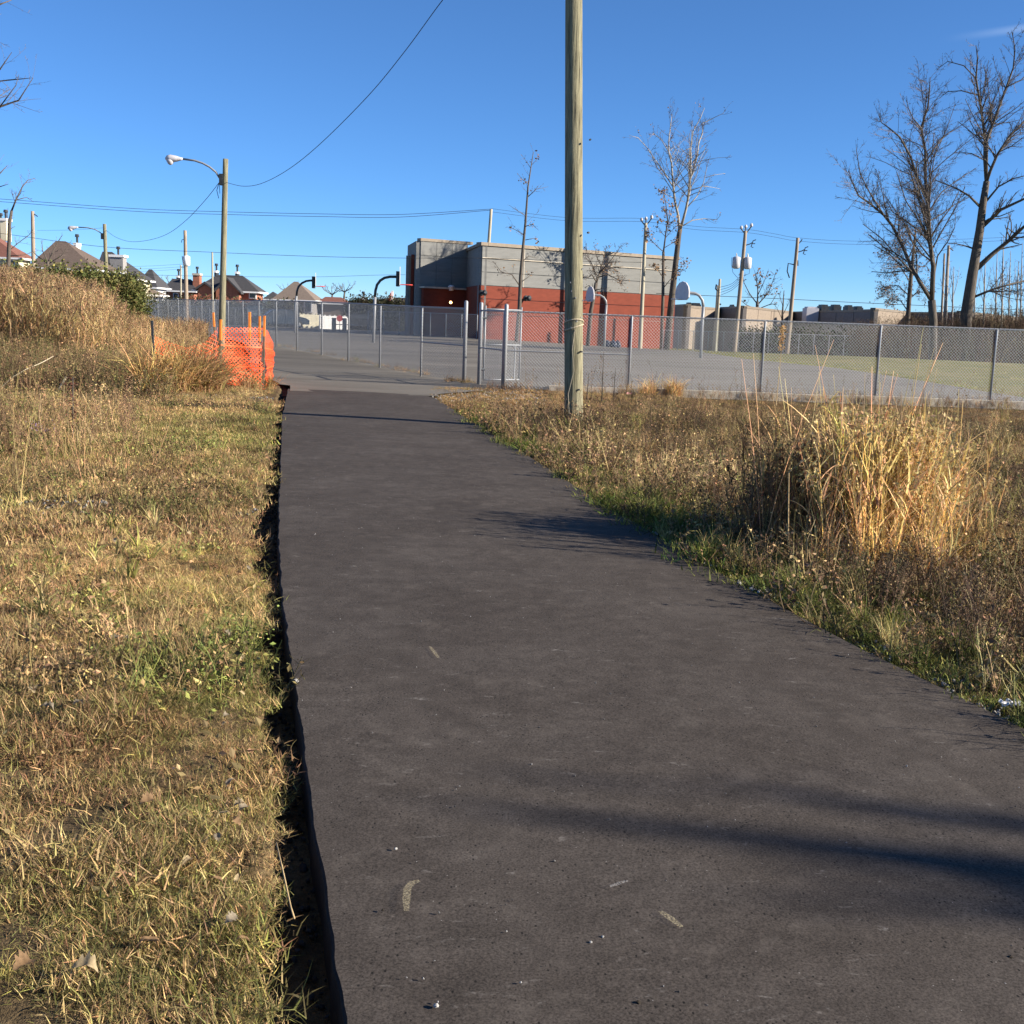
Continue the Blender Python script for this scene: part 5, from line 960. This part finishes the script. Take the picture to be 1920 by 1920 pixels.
# ------------------------------------------------------------------ houses
def hip(t, x0, x1, y0, y1, ze, zr_, rx0, rx1, ry, mat_, eave=.4, name='roof'):
    x0 -= eave; x1 += eave; y0 -= eave; y1 += eave; b = MB()
    b.add([(x0, y0, ze), (x1, y0, ze), (x1, y1, ze), (x0, y1, ze), (rx0, ry, zr_), (rx1, ry, zr_)], [(0, 1, 5, 4), (1, 2, 5), (2, 3, 4, 5), (3, 0, 4), (3, 2, 1, 0)])
    o = b.build(name, M[mat_], t); b = MB(); 
    for (a, c) in (((x0, y0), (x1, y0)), ((x1, y0), (x1, y1)), ((x0, y0), (x0, y1))): b.tube([(a[0], a[1], ze-.08), (c[0], c[1], ze-.08)], .11, 4)
    b.build('fascia', M['white'], t); return o
def house(lab, D, pxl, pxr, eave_py, ridge_py, rpx0, rpx1, depth, wall, roof, wins=(), chim=(), gable=None, grp='suburban houses beyond the yard'):
    x0, x1 = at(pxl, 560, D).x, at(pxr, 560, D).x; ze = zt((pxl+pxr)/2, eave_py, D); zrd = zt((rpx0+rpx1)/2, ridge_py, D+depth/2); rx0, rx1 = at(rpx0, 560, D+depth/2).x, at(rpx1, 560, D+depth/2).x
    t = thing('house', ((x0+x1)/2, D, 0), lab, 'house', grp); b = MB(); b.box(((x0+x1)/2, D+depth/2, ze/2-.5), x1-x0, depth, ze+1.0); b.build('wall', M[wall], t)
    hip(t, x0, x1, D, D+depth, ze, zrd, rx0, rx1, D+depth/2, roof)
    for (a, c, w_, h_) in wins:
        p = at(a, c, D); sx, sz = w_*D/F, h_*D/F; b = MB(); b.box(p+Vector((0, -.04, 0)), sx+.2, .12, sz+.2); f = b.build('window', M['white'], t)
        b = MB(); b.box(p+Vector((0, -.12, 0)), sx, .06, sz); b.build('pane', M['glass'], f)
    for (a, y0, y1, w_, mt, dd) in chim:
        p0, p1 = at(a, y0, D+dd), at(a, y1, D+dd); sx = w_*(D+dd)/F; b = MB(); b.box((p0+p1)/2, sx, 1.0, abs(p0.z-p1.z)); c_ = b.build('chimney', M[mt], t)
        b = MB(); b.box(p0+Vector((0, 0, .08)), sx*1.18, 1.2, .22); b.build('chimney_cap', M['white'] if mt != 'brick' else M['concrete'], c_)
        b = MB(); b.tube([p0+Vector((0, 0, .15)), p0+Vector((0, 0, .7)), p0+Vector((0, 0, .72)), p0+Vector((0, 0, .95))], [.10, .10, .2, .16], 8); b.build('flue', M['darkmet'], c_)
    if gable:
        for (gl_, gr_, gpk, gey, mt) in gable:
            xa, xb, xm = at(gl_, 560, D-1.2).x, at(gr_, 560, D-1.2).x, at((gl_+gr_)/2, 560, D-1.2).x; zpk = zt((gl_+gr_)/2, gpk, D-1.2); zey = zt((gl_+gr_)/2, gey, D-1.2)
            b = MB(); b.slab([(xa, D-1.2, -1), (xb, D-1.2, -1), (xb, D-1.2, zey), (xm, D-1.2, zpk), (xa, D-1.2, zey)], (0, 1.5, 0)); b.build('gable', M[mt], t)
            b = MB(); b.slab([(xa-.3, D-1.5, zey-.25), (xm, D-1.5, zpk), (xb+.3, D-1.5, zey-.25), (xb+.3, D-1.5, zey-.05), (xm, D-1.5, zpk+.22), (xa-.3, D-1.5, zey-.05)], (0, 5, 0)); b.build('gable_roof', M[roof], t)
    return t
house('cream house with red brown roof and tall cream chimney, leftmost', 100, -95, 36, 481, 426, -60, -30, 2.6, 'cream', 'roof_red', [(14, 500, 4, 16), (24, 498, 6, 16)], [(11, 414, 452, 11, 'cream', 3), (2, 420, 450, 6, 'roof_tan', 4)])
house('wide brown hip roofed house behind the hedge', 96, 66, 176, 503, 452, 108, 126, 5.6, 'greyw', 'roof_brown', [(116, 512, 9, 12), (93, 514, 6, 8)], [(145, 460, 470, 5, 'white', 6)])
house('dark roofed house with broad white capped grey chimney', 108, 186, 250, 522, 472, 194, 212, 4.8, 'cream', 'roof_dark', [(243, 533, 8, 14)], [(222, 482, 532, 24, 'greyw', -1.2)])
house('steep dark roofed house with white end wall', 122, 262, 290, 538, 505, 280, 286, 4.1, 'white', 'roof_dark', [(284, 546, 5, 8)])
house('low brown garage roof with white fascia', 112, 262, 296, 552, 541, 272, 284, 1.8, 'white', 'roof_tan')
house('dark brick house with red brick chimney', 130, 312, 364, 545, 523, 324, 358, 3, 'brick', 'roof_dark', [(330, 555, 7, 8)], [(370, 516, 540, 12, 'brick', 1), (335, 520, 527, 4, 'darkmet', 5)])
house('large red brick house with dark roof and pointed gable', 118, 370, 480, 545, 516, 408, 455, 3.2, 'brick', 'roof_dark', [(384, 548, 8, 12), (430, 549, 12, 12), (474, 553, 10, 10)], [(406, 511, 518, 4, 'darkmet', 7), (445, 513, 518, 4, 'darkmet', 7)], [(405, 448, 524, 546, 'brick'), (372, 398, 532, 540, 'brick')])
house('tall tan pyramid roofed house behind the first hoop', 125, 518, 586, 562, 528, 551, 558, 5.5, 'greyw', 'roof_tan', [(578, 573, 11, 22)])
house('small charcoal roofed house left of the tan pyramid roof', 140, 500, 520, 561, 547, 511, 513, 4, 'greyw', 'roof_dark')
house('brown house with flat red topped roof and white windows', 128, 602, 646, 568, 557, 610, 640, 3, 'roof_tan', 'roof_red', [(651, 577, 8, 7)])
house('small dark gabled house with two white windows', 135, 652, 674, 575, 563, 655, 662, 3, 'greyw', 'roof_dark', [(663, 578, 6, 6), (673, 580, 4, 6)], [(681, 562, 592, 5, 'cream', 0)])
house('dark low roofed house touching the school at left', 120, 692, 775, 566, 558, 738, 765, 5, 'greyw', 'roof_dark')
tw_ = thing('roadside_sign', at(733, 575, 112), 'red and white pointed board sticking up over the roofs left of the school', 'sign'); b = MB(); b.slab([at(729, 566, 112), at(737, 566, 112), at(737, 545, 112), at(734, 545, 112), at(730, 556, 112)], (0, .3, 0)); b.build('board', M['white'], tw_); b = MB(); b.slab([at(726, 566, 111.7), at(731, 566, 111.7), at(733, 548, 111.7), at(731, 552, 111.7)], (0, .2, 0)); b.build('red_side', M['red'], tw_)
def panelfence(lab, px0, px1, pyt, pyb, D, n, mat_, cat='fence'):
    t = thing('board_fence', at((px0+px1)/2, pyb, D), lab, cat)
    DD = D
    for i in range(n):
        D = DD+i*.5*(px1-px0)*DD/F/n; an = .45
        a, c = at(px0+(px1-px0)*i/n, pyb, D), at(px0+(px1-px0)*(i+1)/n, pyb, D); zt_ = zt((px0+px1)/2, pyt, D); b = MB(); b.box(((a.x+c.x)/2, D, (zt_+0)/2), (c.x-a.x)*1.02, .08, zt_+.2, an); b.build('fence_panel', M[mat_], t)
        b = MB(); b.box((a.x, D-.05, (zt_+.1)/2), .12, .12, zt_+.3); b.build('post', M[mat_], t)
panelfence('faded cream board fence behind the parked blue car', 562, 600, 592, 611, 99, 5, 'chalk')
panelfence('bright white vinyl fence beyond the yard', 600, 655, 595, 612, 98, 6, 'white')
shd = thing('white_shed', at(396, 603, 106), 'small white sided shed behind the low far fence', 'shed'); p = at(396, 592, 106); b = MB(); b.box((p.x, 107.5, 1.0), 36*106/F, 3, 2.3); b.build('wall', M['white'], shd)
b = MB(); b.slab([(p.x-1.05, 105.8, 2.1), (p.x+1.05, 105.8, 2.1), (p.x+1.05, 105.8, 2.22), (p.x-1.05, 105.8, 2.22)], (0, 3.4, .3)); b.build('roof', M['greyplas'], shd)
for i in range(4): b = MB(); b.box((p.x-.8+.42*i, 105.97, .95), .05, .05, 2.1); b.build('batten', M['greyplas'], shd)
bl = thing('teal_hut', at(476, 598, 102), 'small blue grey hut behind the fence', 'hut'); p = at(478, 592, 102); b = MB(); b.box((p.x, 103, 1.0), 1.3, 2, 2.2); b.build('wall', mk('blue_grey_siding', (.16, .24, .28), .1), bl); b = MB(); b.slab([(p.x-.8, 101.8, 2.1), (p.x+.8, 101.8, 2.1), (p.x, 101.8, 2.6)], (0, 2.4, 0)); b.build('roof', M['roof_dark'], bl)
def car(lab, px, D, yaw, mt, L=4.5, wd=1.75, h=1.45):
    p = at(px, 600, D); g = zs(p.x, D); t = thing('parked_car', (p.x, D, g), lab, 'car'); ca, sa = math.cos(yaw), math.sin(yaw)
    def Q(u, v, z): return Vector((p.x+u*ca-v*sa, D+u*sa+v*ca, g+z))
    prof = [(-L/2, .35), (-L/2, .8), (-L*.42, .95), (-L*.27, 1.0), (-L*.16, h-.08), (-L*.02, h), (L*.16, h-.04), (L*.31, .98), (L*.44, .88), (L/2, .7), (L/2, .35)]
    b = MB(); b.slab([Q(u, -wd/2, z) for u, z in prof], Q(0, wd, 0)-Q(0, 0, 0)); b.build('body', M[mt], t)
    for sd in (-1, 1):
        b = MB(); b.slab([Q(u, sd*(wd/2+.005), z) for u, z in ((-L*.23, 1.0), (-L*.14, h-.14), (L*.14, h-.12), (L*.25, 1.0))], (Q(0, sd*.02, 0)-Q(0, 0, 0))); b.build('window', M['glass'], t)
        for u in (-L*.31, L*.31): b = MB(); b.tube([Q(u, sd*(wd/2-.18), .33), Q(u, sd*(wd/2+.03), .33)], .33, 14); w_ = b.build('wheel', M['rubber'], t); b = MB(); b.tube([Q(u, sd*(wd/2+.03), .33), Q(u, sd*(wd/2+.05), .33)], .19, 10); b.build('rim', M['galv'], w_)
        b = MB(); b.box(Q(L/2, sd*.6, .68), .08, .32, .16, yaw); b.build('headlight', M['white'], t)
    b = MB(); b.slab([Q(L*.305, -.65, 1.02), Q(L*.305, .65, 1.02), Q(L*.17, .6, h-.06), Q(L*.17, -.6, h-.06)], (.02, 0, .03)); b.build('windscreen', M['glass'], t)
car('dark blue car parked before the cream board fence', 524, 95, .35, 'carb', 4.6, 1.8, 1.5)
car('black car partly hidden right of the white vinyl fence', 672, 100, .1, 'cark', 4.4, 1.75, 1.4)
st = thing('stop_sign', at(637, 612, 96), 'small red octagonal sign on a thin post before the white fence', 'sign'); p = at(637, 597, 96); b = MB(); b.tube([(p.x, 96, 0), (p.x, 96, p.z)], .03, 6); b.build('post', M['galv'], st); b = MB(); b.tube([p+Vector((0, -.04, 0)), p+Vector((0, -.07, 0))], .27, 8); b.build('sign_face', M['red'], st)
bn = thing('steel_barrier', at(620, 617, 90), 'low metal railing with two square posts at the yard edge', 'railing')
for a in (626, 646): p = at(a, 610, 90); b = MB(); b.box((p.x, 90, .75), .3, .3, 1.1); b.build('post', M['warew'], bn)
for z_ in (.35, .8): p0, p1 = at(626, 610, 90), at(672, 610, 90); b = MB(); b.tube([(p0.x, 90, z_), (p1.x, 90, z_)], .035, 6); b.build('rail', M['galv'], bn)
# ------------------------------------------------------------------ small things on the ground
def stone_at(px, py, s_, lab, mt='stone'):
    p = gp(px, py, .01); me = P['pebble'][0].copy(); me.materials.clear(); me.materials.append(M[mt]); o = bpy.data.objects.new('stone', me); col.objects.link(o); o.location = p+Vector((0, 0, s_*.3)); o.scale = (s_, s_, s_); o.rotation_euler = (0, 0, px); tag(o, lab, 'stone', 'loose stones on the path')
stone_at(818, 1887, .008, 'pale stone lowest on the path, left of centre'); stone_at(742, 1592, .006, 'pale stone above the yellow paint stroke'); stone_at(718, 1707, .005, 'small dark stone left of the yellow paint stroke', 'soil')
stone_at(1197, 1880, .007, 'dark stone near the bottom middle of the path', 'soil'); stone_at(1895, 1796, .008, 'stone at the bottom right edge of the frame', 'soil'); stone_at(1316, 1664, .005, 'dark crumb of asphalt right of the white scratch', 'soil'); stone_at(1108, 1767, .005, 'tiny white stone right of the bottom centre'); stone_at(555, 1278, .016, 'pale stone on the left edge of the path')
stone_at(1130, 1757, .005, 'tiny pale stone beside another near the bottom centre')
def paintmat(name, c):
    m, t, b = newmat(name); tc = N(t, 'ShaderNodeTexCoord').outputs['Object']; b.inputs['Base Color'].default_value = (*c, 1); b.inputs['Roughness'].default_value = .9
    n = ramp(t, noise(t, tc, 160, 3, .8), [(.42, (0, 0, 0)), (.66, (.6, .6, .6))]); t.links.new(n, b.inputs['Alpha']); return m
M['yel'] = paintmat('worn_yellow_paint', (.55, .47, .28)); M['wht'] = paintmat('worn_white_paint', (.55, .53, .50))
def mark(pp2, wd, lab, mt):
    pts = [gp(a, c, .019) for a, c in pp2]; b = MB(); V_ = []
    for i, p in enumerate(pts):
        d = (pts[min(i+1, len(pts)-1)]-pts[max(i-1, 0)]).normalized(); n = Vector((-d.y, d.x, 0))*wd*.5*(.6 if i in (0, len(pts)-1) else 1); V_ += [p-n, p+n]
    b.add(V_, [(2*i, 2*i+1, 2*i+3, 2*i+2) for i in range(len(pts)-1)]); tag(b.build('paint_mark', M[mt], None), lab, 'paint mark')
mark([(786, 1651), (772, 1655), (764, 1665), (762, 1685), (762, 1708)], .022, 'hooked yellow paint stroke on the lower path', 'yel')
mark([(1238, 1708), (1258, 1722), (1278, 1738)], .022, 'short slanting yellow paint stroke on the lower path', 'yel')
mark([(1143, 1662), (1160, 1656), (1178, 1651)], .014, 'short white scratch on the lower path', 'wht')
mark([(806, 1212), (814, 1222), (822, 1233)], .02, 'faint yellow dash on the middle of the path', 'yel')
M['court'] = paintmat('faded_court_paint', (.42, .40, .36))
def yline(a, c, wd, lab):
    p, q = gp(*a, .2), gp(*c, .2); n_ = 12; b = MB(); d = (q-p).normalized(); n = Vector((-d.y, d.x, 0))*wd*.5; V_ = []
    for i in range(n_+1): r = p.lerp(q, i/n_); z = zs(r.x, r.y)+.014; V_ += [Vector((r.x-n.x, r.y-n.y, z)), Vector((r.x+n.x, r.y+n.y, z))]
    b.add(V_, [(2*i, 2*i+1, 2*i+3, 2*i+2) for i in range(n_)]); tag(b.build('court_line', M['court'], None), lab, 'painted line', 'faded lines on the yard asphalt')
yline((636, 628), (664, 621), .12, 'short slanting white line on the far left of the yard'); yline((600, 664), (800, 688), .10, 'faint long line on the yard behind the left fence'); yline((1000, 690), (1360, 706), .10, 'faint line on the yard right of the wooden pole'); yline((880, 655), (1150, 668), .12, 'faint line across the yard toward the school')
def crumple(px, py, s_, mt, lab, name, cat):
    p = gp(px, py, .0); p.z = float(zsurf(p.x, p.y))+.03; V_, F_ = [], []
    n = 7
    for j in range(n):
        for i in range(n): V_.append((p.x+(i/(n-1)-.5)*s_*random.uniform(.8, 1.1), p.y+(j/(n-1)-.5)*s_*.7*random.uniform(.8, 1.1), p.z+s_*random.uniform(0, .35)))
    for j in range(n-1):
        for i in range(n-1): F_.append((j*n+i, j*n+i+1, j*n+n+i+1, j*n+n+i))
    b = MB(); b.add(V_, F_); tag(b.build(name, M[mt], None), lab, cat)
crumple(1893, 1318, .09, 'paper', 'crumpled white paper scrap at the right edge of the path', 'paper_scrap', 'litter')
crumple(1180, 742, .14, 'pink', 'faded pink plastic scrap at the foot of the fence post', 'plastic_scrap', 'litter')
# single fallen leaves near enough to be seen: lobed outlines, a little curled
def leaf_mesh(kind):
    V_, F_ = [], []; n = 20
    for i in range(n+1):
        t = i/n; w_ = math.sin(math.pi*min(1, t*.97+.03))**.8*(.36 if kind else .22); w_ *= (1+(.30 if kind else .06)*math.sin(t*25+1)); cz = .30*math.sin(t*math.pi)+.07*math.sin(t*9+kind)
        V_ += [(t-.5, -w_, cz+.5*w_), (t-.5, 0, cz), (t-.5, w_, cz+.7*w_)]
    for i in range(n): a = 3*i; F_ += [(a, a+1, a+4, a+3), (a+1, a+2, a+5, a+4)]
    V_ += [(.5, -.012, .02), (.5, .012, .02), (.85, .0, .06)]; k = len(V_); F_.append((k-3, k-1, k-2)); me = bpy.data.meshes.new('oak_leaf'); me.from_pydata(V_, [], F_); return me
def leafm(*a, **k):
    m = mk(*a, **k); t = m.node_tree; b = t.nodes['Principled BSDF']; tr = N(t, 'ShaderNodeBsdfTranslucent'); t.links.new(b.inputs['Base Color'].links[0].from_socket, tr.inputs[0]); mx = N(t, 'ShaderNodeMixShader'); mx.inputs[0].default_value = .4
    t.links.new(b.outputs[0], mx.inputs[1]); t.links.new(tr.outputs[0], mx.inputs[2]); t.links.new(mx.outputs[0], t.nodes['Material Output'].inputs[0]); return m
lmats = [leafm('pale_dry_leaf', (.46, .36, .21), .2, 6, .8, .2), leafm('tan_dry_leaf', (.30, .19, .10), .25, 6, .8, .2), leafm('grey_dry_leaf', (.30, .25, .18), .2, 6, .8, .2)]
lms = []
for k in (0, 1, 1):
    for m in lmats: me = leaf_mesh(k); me.materials.append(m); me.shade_smooth(); lms.append(me)
LV = [(160, 1846, .085, 3, 0, 'pale lobed oak leaf low on the left verge'), (45, 1845, .08, 4, 1.2, 'brown curled oak leaf at the lower left corner'), (350, 1615, .06, 0, 1.3, 'upright pale pointed leaf in the lower left turf'), (280, 1780, .085, 1, .4, 'long curled tan leaf in the lower left turf'), (455, 1768, .05, 1, .3, 'small tan leaf near the lower edge of the turf'),
      (450, 1505, .055, 3, .5, 'pale leaf near the turf edge, mid left'), (88, 1348, .075, 5, .1, 'grey leaf clump at the far left of the turf'), (215, 1212, .08, 5, .5, 'greyish oak leaf amid the left turf'), (277, 1515, .07, 4, .8, 'brown folded leaf in the middle of the left turf'), (420, 1540, .06, 0, .2, 'thin pale leaf beside the pale leaf near the edge'),
      (65, 1308, .06, 3, 2, 'pale leaf by the left frame edge'), (148, 1345, .055, 8, 1, 'small grey leaf right of the grey clump'), (490, 1480, .04, 3, 1.8, 'tiny pale leaf at the turf edge')]
for i, (px, py, s_, k, rz, lab) in enumerate(LV):
    p = gp(px, py, .03); o = bpy.data.objects.new('oak_leaf', lms[k]); col.objects.link(o); o.location = (p.x, p.y, float(zsurf(p.x, p.y))+.045); o.scale = (s_*.75, s_*.75, s_*.75); o.rotation_euler = (random.uniform(-.5, .3), random.uniform(-.4, .4), rz); tag(o, lab, 'leaf', 'single dry leaves on the left verge')
for i in range(44):
    yv = random.uniform(2.2, 8)**1; u = random.choice([random.uniform(-.35, -.16), random.uniform(-2.2, -.2)]); xv = float(xL(yv))+u; s_ = random.uniform(.02, .045); o = bpy.data.objects.new('oak_leaf', random.choice(lms)); col.objects.link(o)
    o.location = (xv, yv, float(zsurf(xv, yv))+random.uniform(.03, .05)); o.scale = (s_, s_, s_); o.rotation_euler = (random.uniform(-.9, .9), random.uniform(-.9, .9), random.uniform(0, 6)); tag(o, 'small dry leaf lying in the near left turf', 'leaf', 'small dry leaves in the near turf')
# leaning twig along the turf edge
def twig(name, pts, r, mt, lab): b = MB(); b.tube(pts, r, 5); tag(b.build(name, M[mt], None, True), lab, 'stick')
tp2 = [(518, 1580), (532, 1640), (545, 1700), (552, 1722)]; twig('stick', [gp(a, c, .03) for a, c in tp2], .0025, 'stalk', 'pale thin stick lying along the edge of the left turf')
twig('stick', [at(-5, 733, 19.8), at(25, 706, 20), at(50, 692, 20.3), at(78, 680, 20.6), at(100, 668, 21)], .009, 'rope', 'pale arched stick over the weeds at the far left'); twig('stick', [at(103, 742, 20), at(124, 707, 20)], .022, 'rope', 'short whitish stick standing in the left weeds')
for i, (px, pb, pt, D_) in enumerate([(78, 895, 740, 12.6), (122, 830, 725, 14.5), (128, 860, 760, 13.5), (32, 870, 800, 13), (142, 905, 800, 12), (170, 900, 820, 12.2), (38, 870, 795, 13.1), (2, 900, 820, 12)]):
    a, c = at(px, pb, D_), at(px+random.uniform(-2, 4), pt, D_); a.z = 0; b = MB(); b.tube([a, a.lerp(c, .3)+Vector((.012, 0, 0)), a.lerp(c, .6)+Vector((random.uniform(-.02, .02), 0, 0)), c], [.006, .005, .0045, .002], 5)
    for k in range(5): q = a.lerp(c, .5+.1*k); b.tube([q, q+Vector((random.gauss(0, .02), 0, .08))], .003, 3)
    tag(b.build('dry_stalk', M['stalk'], None, True), ['tall pale stalk rising highest on the left verge', 'pale stalk reaching up to the weeds, left verge', 'forked pale stalk right of the tallest', 'left one of two pale stalks near the frame edge', 'thin stalk beside the dark dock plant', 'rightmost thin stalk on the left verge', 'right one of two pale stalks near the frame edge', 'pale stalk at the very left edge'][i], 'plant stalk', 'dry stalks on the left verge')
for i, (pts_, D_, r_, lab_) in enumerate([([(1478, 1048), (1478, 960), (1479, 885), (1500, 868), (1518, 858)], 7.9, .006, 'pale bent stalk standing before the dark side of the reed clump'), ([(1512, 1078), (1514, 1010), (1530, 970)], 7.5, .004, 'short thin stalk right of the bent pale stalk'), ([(1606, 1085), (1590, 1000), (1568, 900), (1560, 810)], 7.7, .004, 'long leaning stalk crossing the middle of the reed clump'), ([(1602, 1050), (1612, 960), (1618, 830), (1622, 700)], 7.8, .0035, 'straight thin stalk beside the leaning one'), ([(1700, 905), (1735, 800), (1757, 690)], 8.6, .004, 'thin pale stalk leaning out right of the reed clump')]):
    P_ = [at(a, c, D_) for a, c in pts_]; P_[0].z = min(P_[0].z, -.02); b = MB(); b.tube(P_, [r_*(1-.6*k/(len(P_)-1)) for k in range(len(P_))], 5); tag(b.build('dry_stalk', M['stalk'], None, True), lab_, 'plant stalk', 'dry stalks round the reed clump')
ctl = thing('cattail', at(1462, 745, 21), 'golden fluffy seed head on a tall stem right of the leaning poles', 'plant'); b = MB(); b.tube([at(1455, 760, 21), at(1462, 690, 21), at(1465, 655, 21)], [.009, .007, .005], 5); b.build('stem', M['stalk'], ctl)
V_, F_, C_2 = [], [], []
for k in range(140):
    q = at(1464, 655, 21).lerp(at(1469, 610, 21), random.random()); leafquad(V_, F_, C_2, q+Vector((random.gauss(0, .025), random.gauss(0, .025), 0)), .045, (0, 0))
b = MB(); b.add(V_, F_); tag(b.build('seed_head', M['goldleaf'], ctl), kind='stuff')
dk = thing('dock_plant', at(136, 800, 13.6), 'dark red brown dock plant among the pale stalks', 'plant'); V_, F_, C_2 = [], [], []
p = at(136, 800, 13.6)
for k in range(170): leafquad(V_, F_, C_2, Vector((p.x+random.gauss(0, .035), 13.6+random.gauss(0, .03), random.uniform(.12, .75))), .035, (0, 0))
b = MB(); b.tube([(p.x, 13.6, -.02), (p.x+.02, 13.6, .75)], .008, 5); b.build('stem', M['bark'], dk); b = MB(); b.add(V_, F_); tag(b.build('seed_head', mk('dock_seed', (.11, .04, .025), .3), dk), kind='stuff')
for i, (px, py) in enumerate(((62, 800), (90, 808), (120, 832))):
    p = at(px, py, 13.8); V_, F_, C_2 = [], [], []
    for k in range(40): leafquad(V_, F_, C_2, p+Vector((random.gauss(0, .05), random.gauss(0, .05), random.gauss(0, .04))), .025, (0, 0))
    t = thing('aster_plant', (p.x, p.y, 0), ['purple aster left of the tallest pale stalk', 'purple aster right of the tallest pale stalk', 'dull purple aster nearest the dock plant'][i], 'flower', 'purple asters'); b = MB(); b.tube([(p.x, p.y, 0), tuple(p)], .006, 4); b.build('stem', M['bark'], t); b = MB(); b.add(V_, F_); tag(b.build('flowers', M['purple'], t), kind='stuff')
# shrub stems in front of the first right fence bay
for i, (px, pb, pt, D_) in enumerate([(1128, 760, 660, 24.0), (1100, 755, 700, 24.5), (1150, 755, 690, 24.5)]):
    a, c = at(px, pb, D_), at(px+4, pt, D_); t = thing('bare_shrub', (a.x, D_, 0), ['tallest upright twiggy shrub right of the wooden pole', 'left low twiggy shrub close right of the wooden pole', 'right low twiggy shrub before the fence post'][i], 'shrub', 'twiggy shrubs before the fence'); b = MB(); tw = MB(); pts = [Vector((a.x, D_, 0)), a.lerp(c, .6), c]; b.tube(pts, [.012, .009, .004], 5); b.build('stem', M['bark'], t, True)
    sec = MB(); lv = []; RMIN[0] = .003; fork(sec, tw, pts, .012, .005, 1, 7, (.4, .8), .3, (lv, .8), .35); V_, F_, C_2 = [], [], []
    for p in lv: leafquad(V_, F_, C_2, p.lerp(pts[1], .3), .03, (0, 0))
    tag(tw.build('twigs', M['twig'], t), kind='stuff'); b = MB(); b.add(V_, F_); tag(b.build('leaves', M['deadleaf'], t), kind='stuff')
# the tree off to the right whose soft shadow falls over the near path
tree_b = thing('roadside_tree', (20.6, 1.2, 0), 'slim tree with leafy top standing off to the right of the path', 'tree')
RMIN[0] = .012
az_ = lambda X, Y, h: Vector((X + to_sun.x/to_sun.z*h, Y + to_sun.y/to_sun.z*h, h))    # the point at height h whose shadow falls at X, Y
sec, tw = MB(), MB(); b = MB(); tpz = [Vector((20.6, 1.2, -.1))] + [az_(X, Y, (20.6-X)/(to_sun.x/to_sun.z)) for X, Y in ((9, 2.4), (3.5, 2.9), (1.6, 3.22), (.8, 3.40), (.1, 3.52), (-.2, 3.58))]
b.tube(tpz, [.24, .2, .16, .12, .07, .04, .02], 9); b.build('trunk', M['bark'], tree_b, True); lv = []
q = [tpz[2], az_(2.6, 3.3, 7.6), az_(1.6, 3.62, 8.1), az_(.75, 3.82, 8.4)]; b = MB(); b.tube(q, [.1, .08, .06, .02], 7); b.build('limb', M['bark'], tree_b, True); fork(sec, tw, q, .05, .012, 1, 2.2, (.3, .8), .1, (lv, .5), .25)
q = [tpz[2], az_(3.2, 2.6, 7.3), az_(2.2, 2.85, 7.8), az_(1.75, 2.95, 8.0)]; b = MB(); b.tube(q, [.05, .035, .025, .012], 7); b.build('limb', M['bark'], tree_b, True); fork(sec, tw, q, .05, .012, 1, 2.2, (.3, .8), .1, (lv, .5), .25)
for k in range(7):
    X0, Y0 = random.uniform(.4, 2.6), random.uniform(2.95, 3.75); q = [az_(X0+1.6, Y0-.12, 7.2+random.uniform(-.2, .3)), az_(X0+.8, Y0+random.uniform(-.08, .08), 7.6), az_(X0, Y0+random.uniform(-.05, .15), 8.0)]; b = MB(); b.tube(q, [.05, .035, .01], 6); b.build('limb', M['bark'], tree_b, True); fork(sec, tw, q, .03, .01, 0, 5, (.3, .9), .1, (lv, .6), .3)
fork(sec, tw, tpz[3:], .05, .012, 0, 9, (.3, .7), .1, (lv, .5), .12)
tag(sec.build('branches', M['bark'], tree_b, True), kind='stuff'); tag(tw.build('twigs', M['twig'], tree_b), kind='stuff'); V_, F_, C_2 = [], [], []
for p in lv: leafquad(V_, F_, C_2, p, .16, (0, 0))
b = MB(); b.add(V_, F_); tag(b.build('leaves', M['deadleaf'], tree_b), kind='stuff')
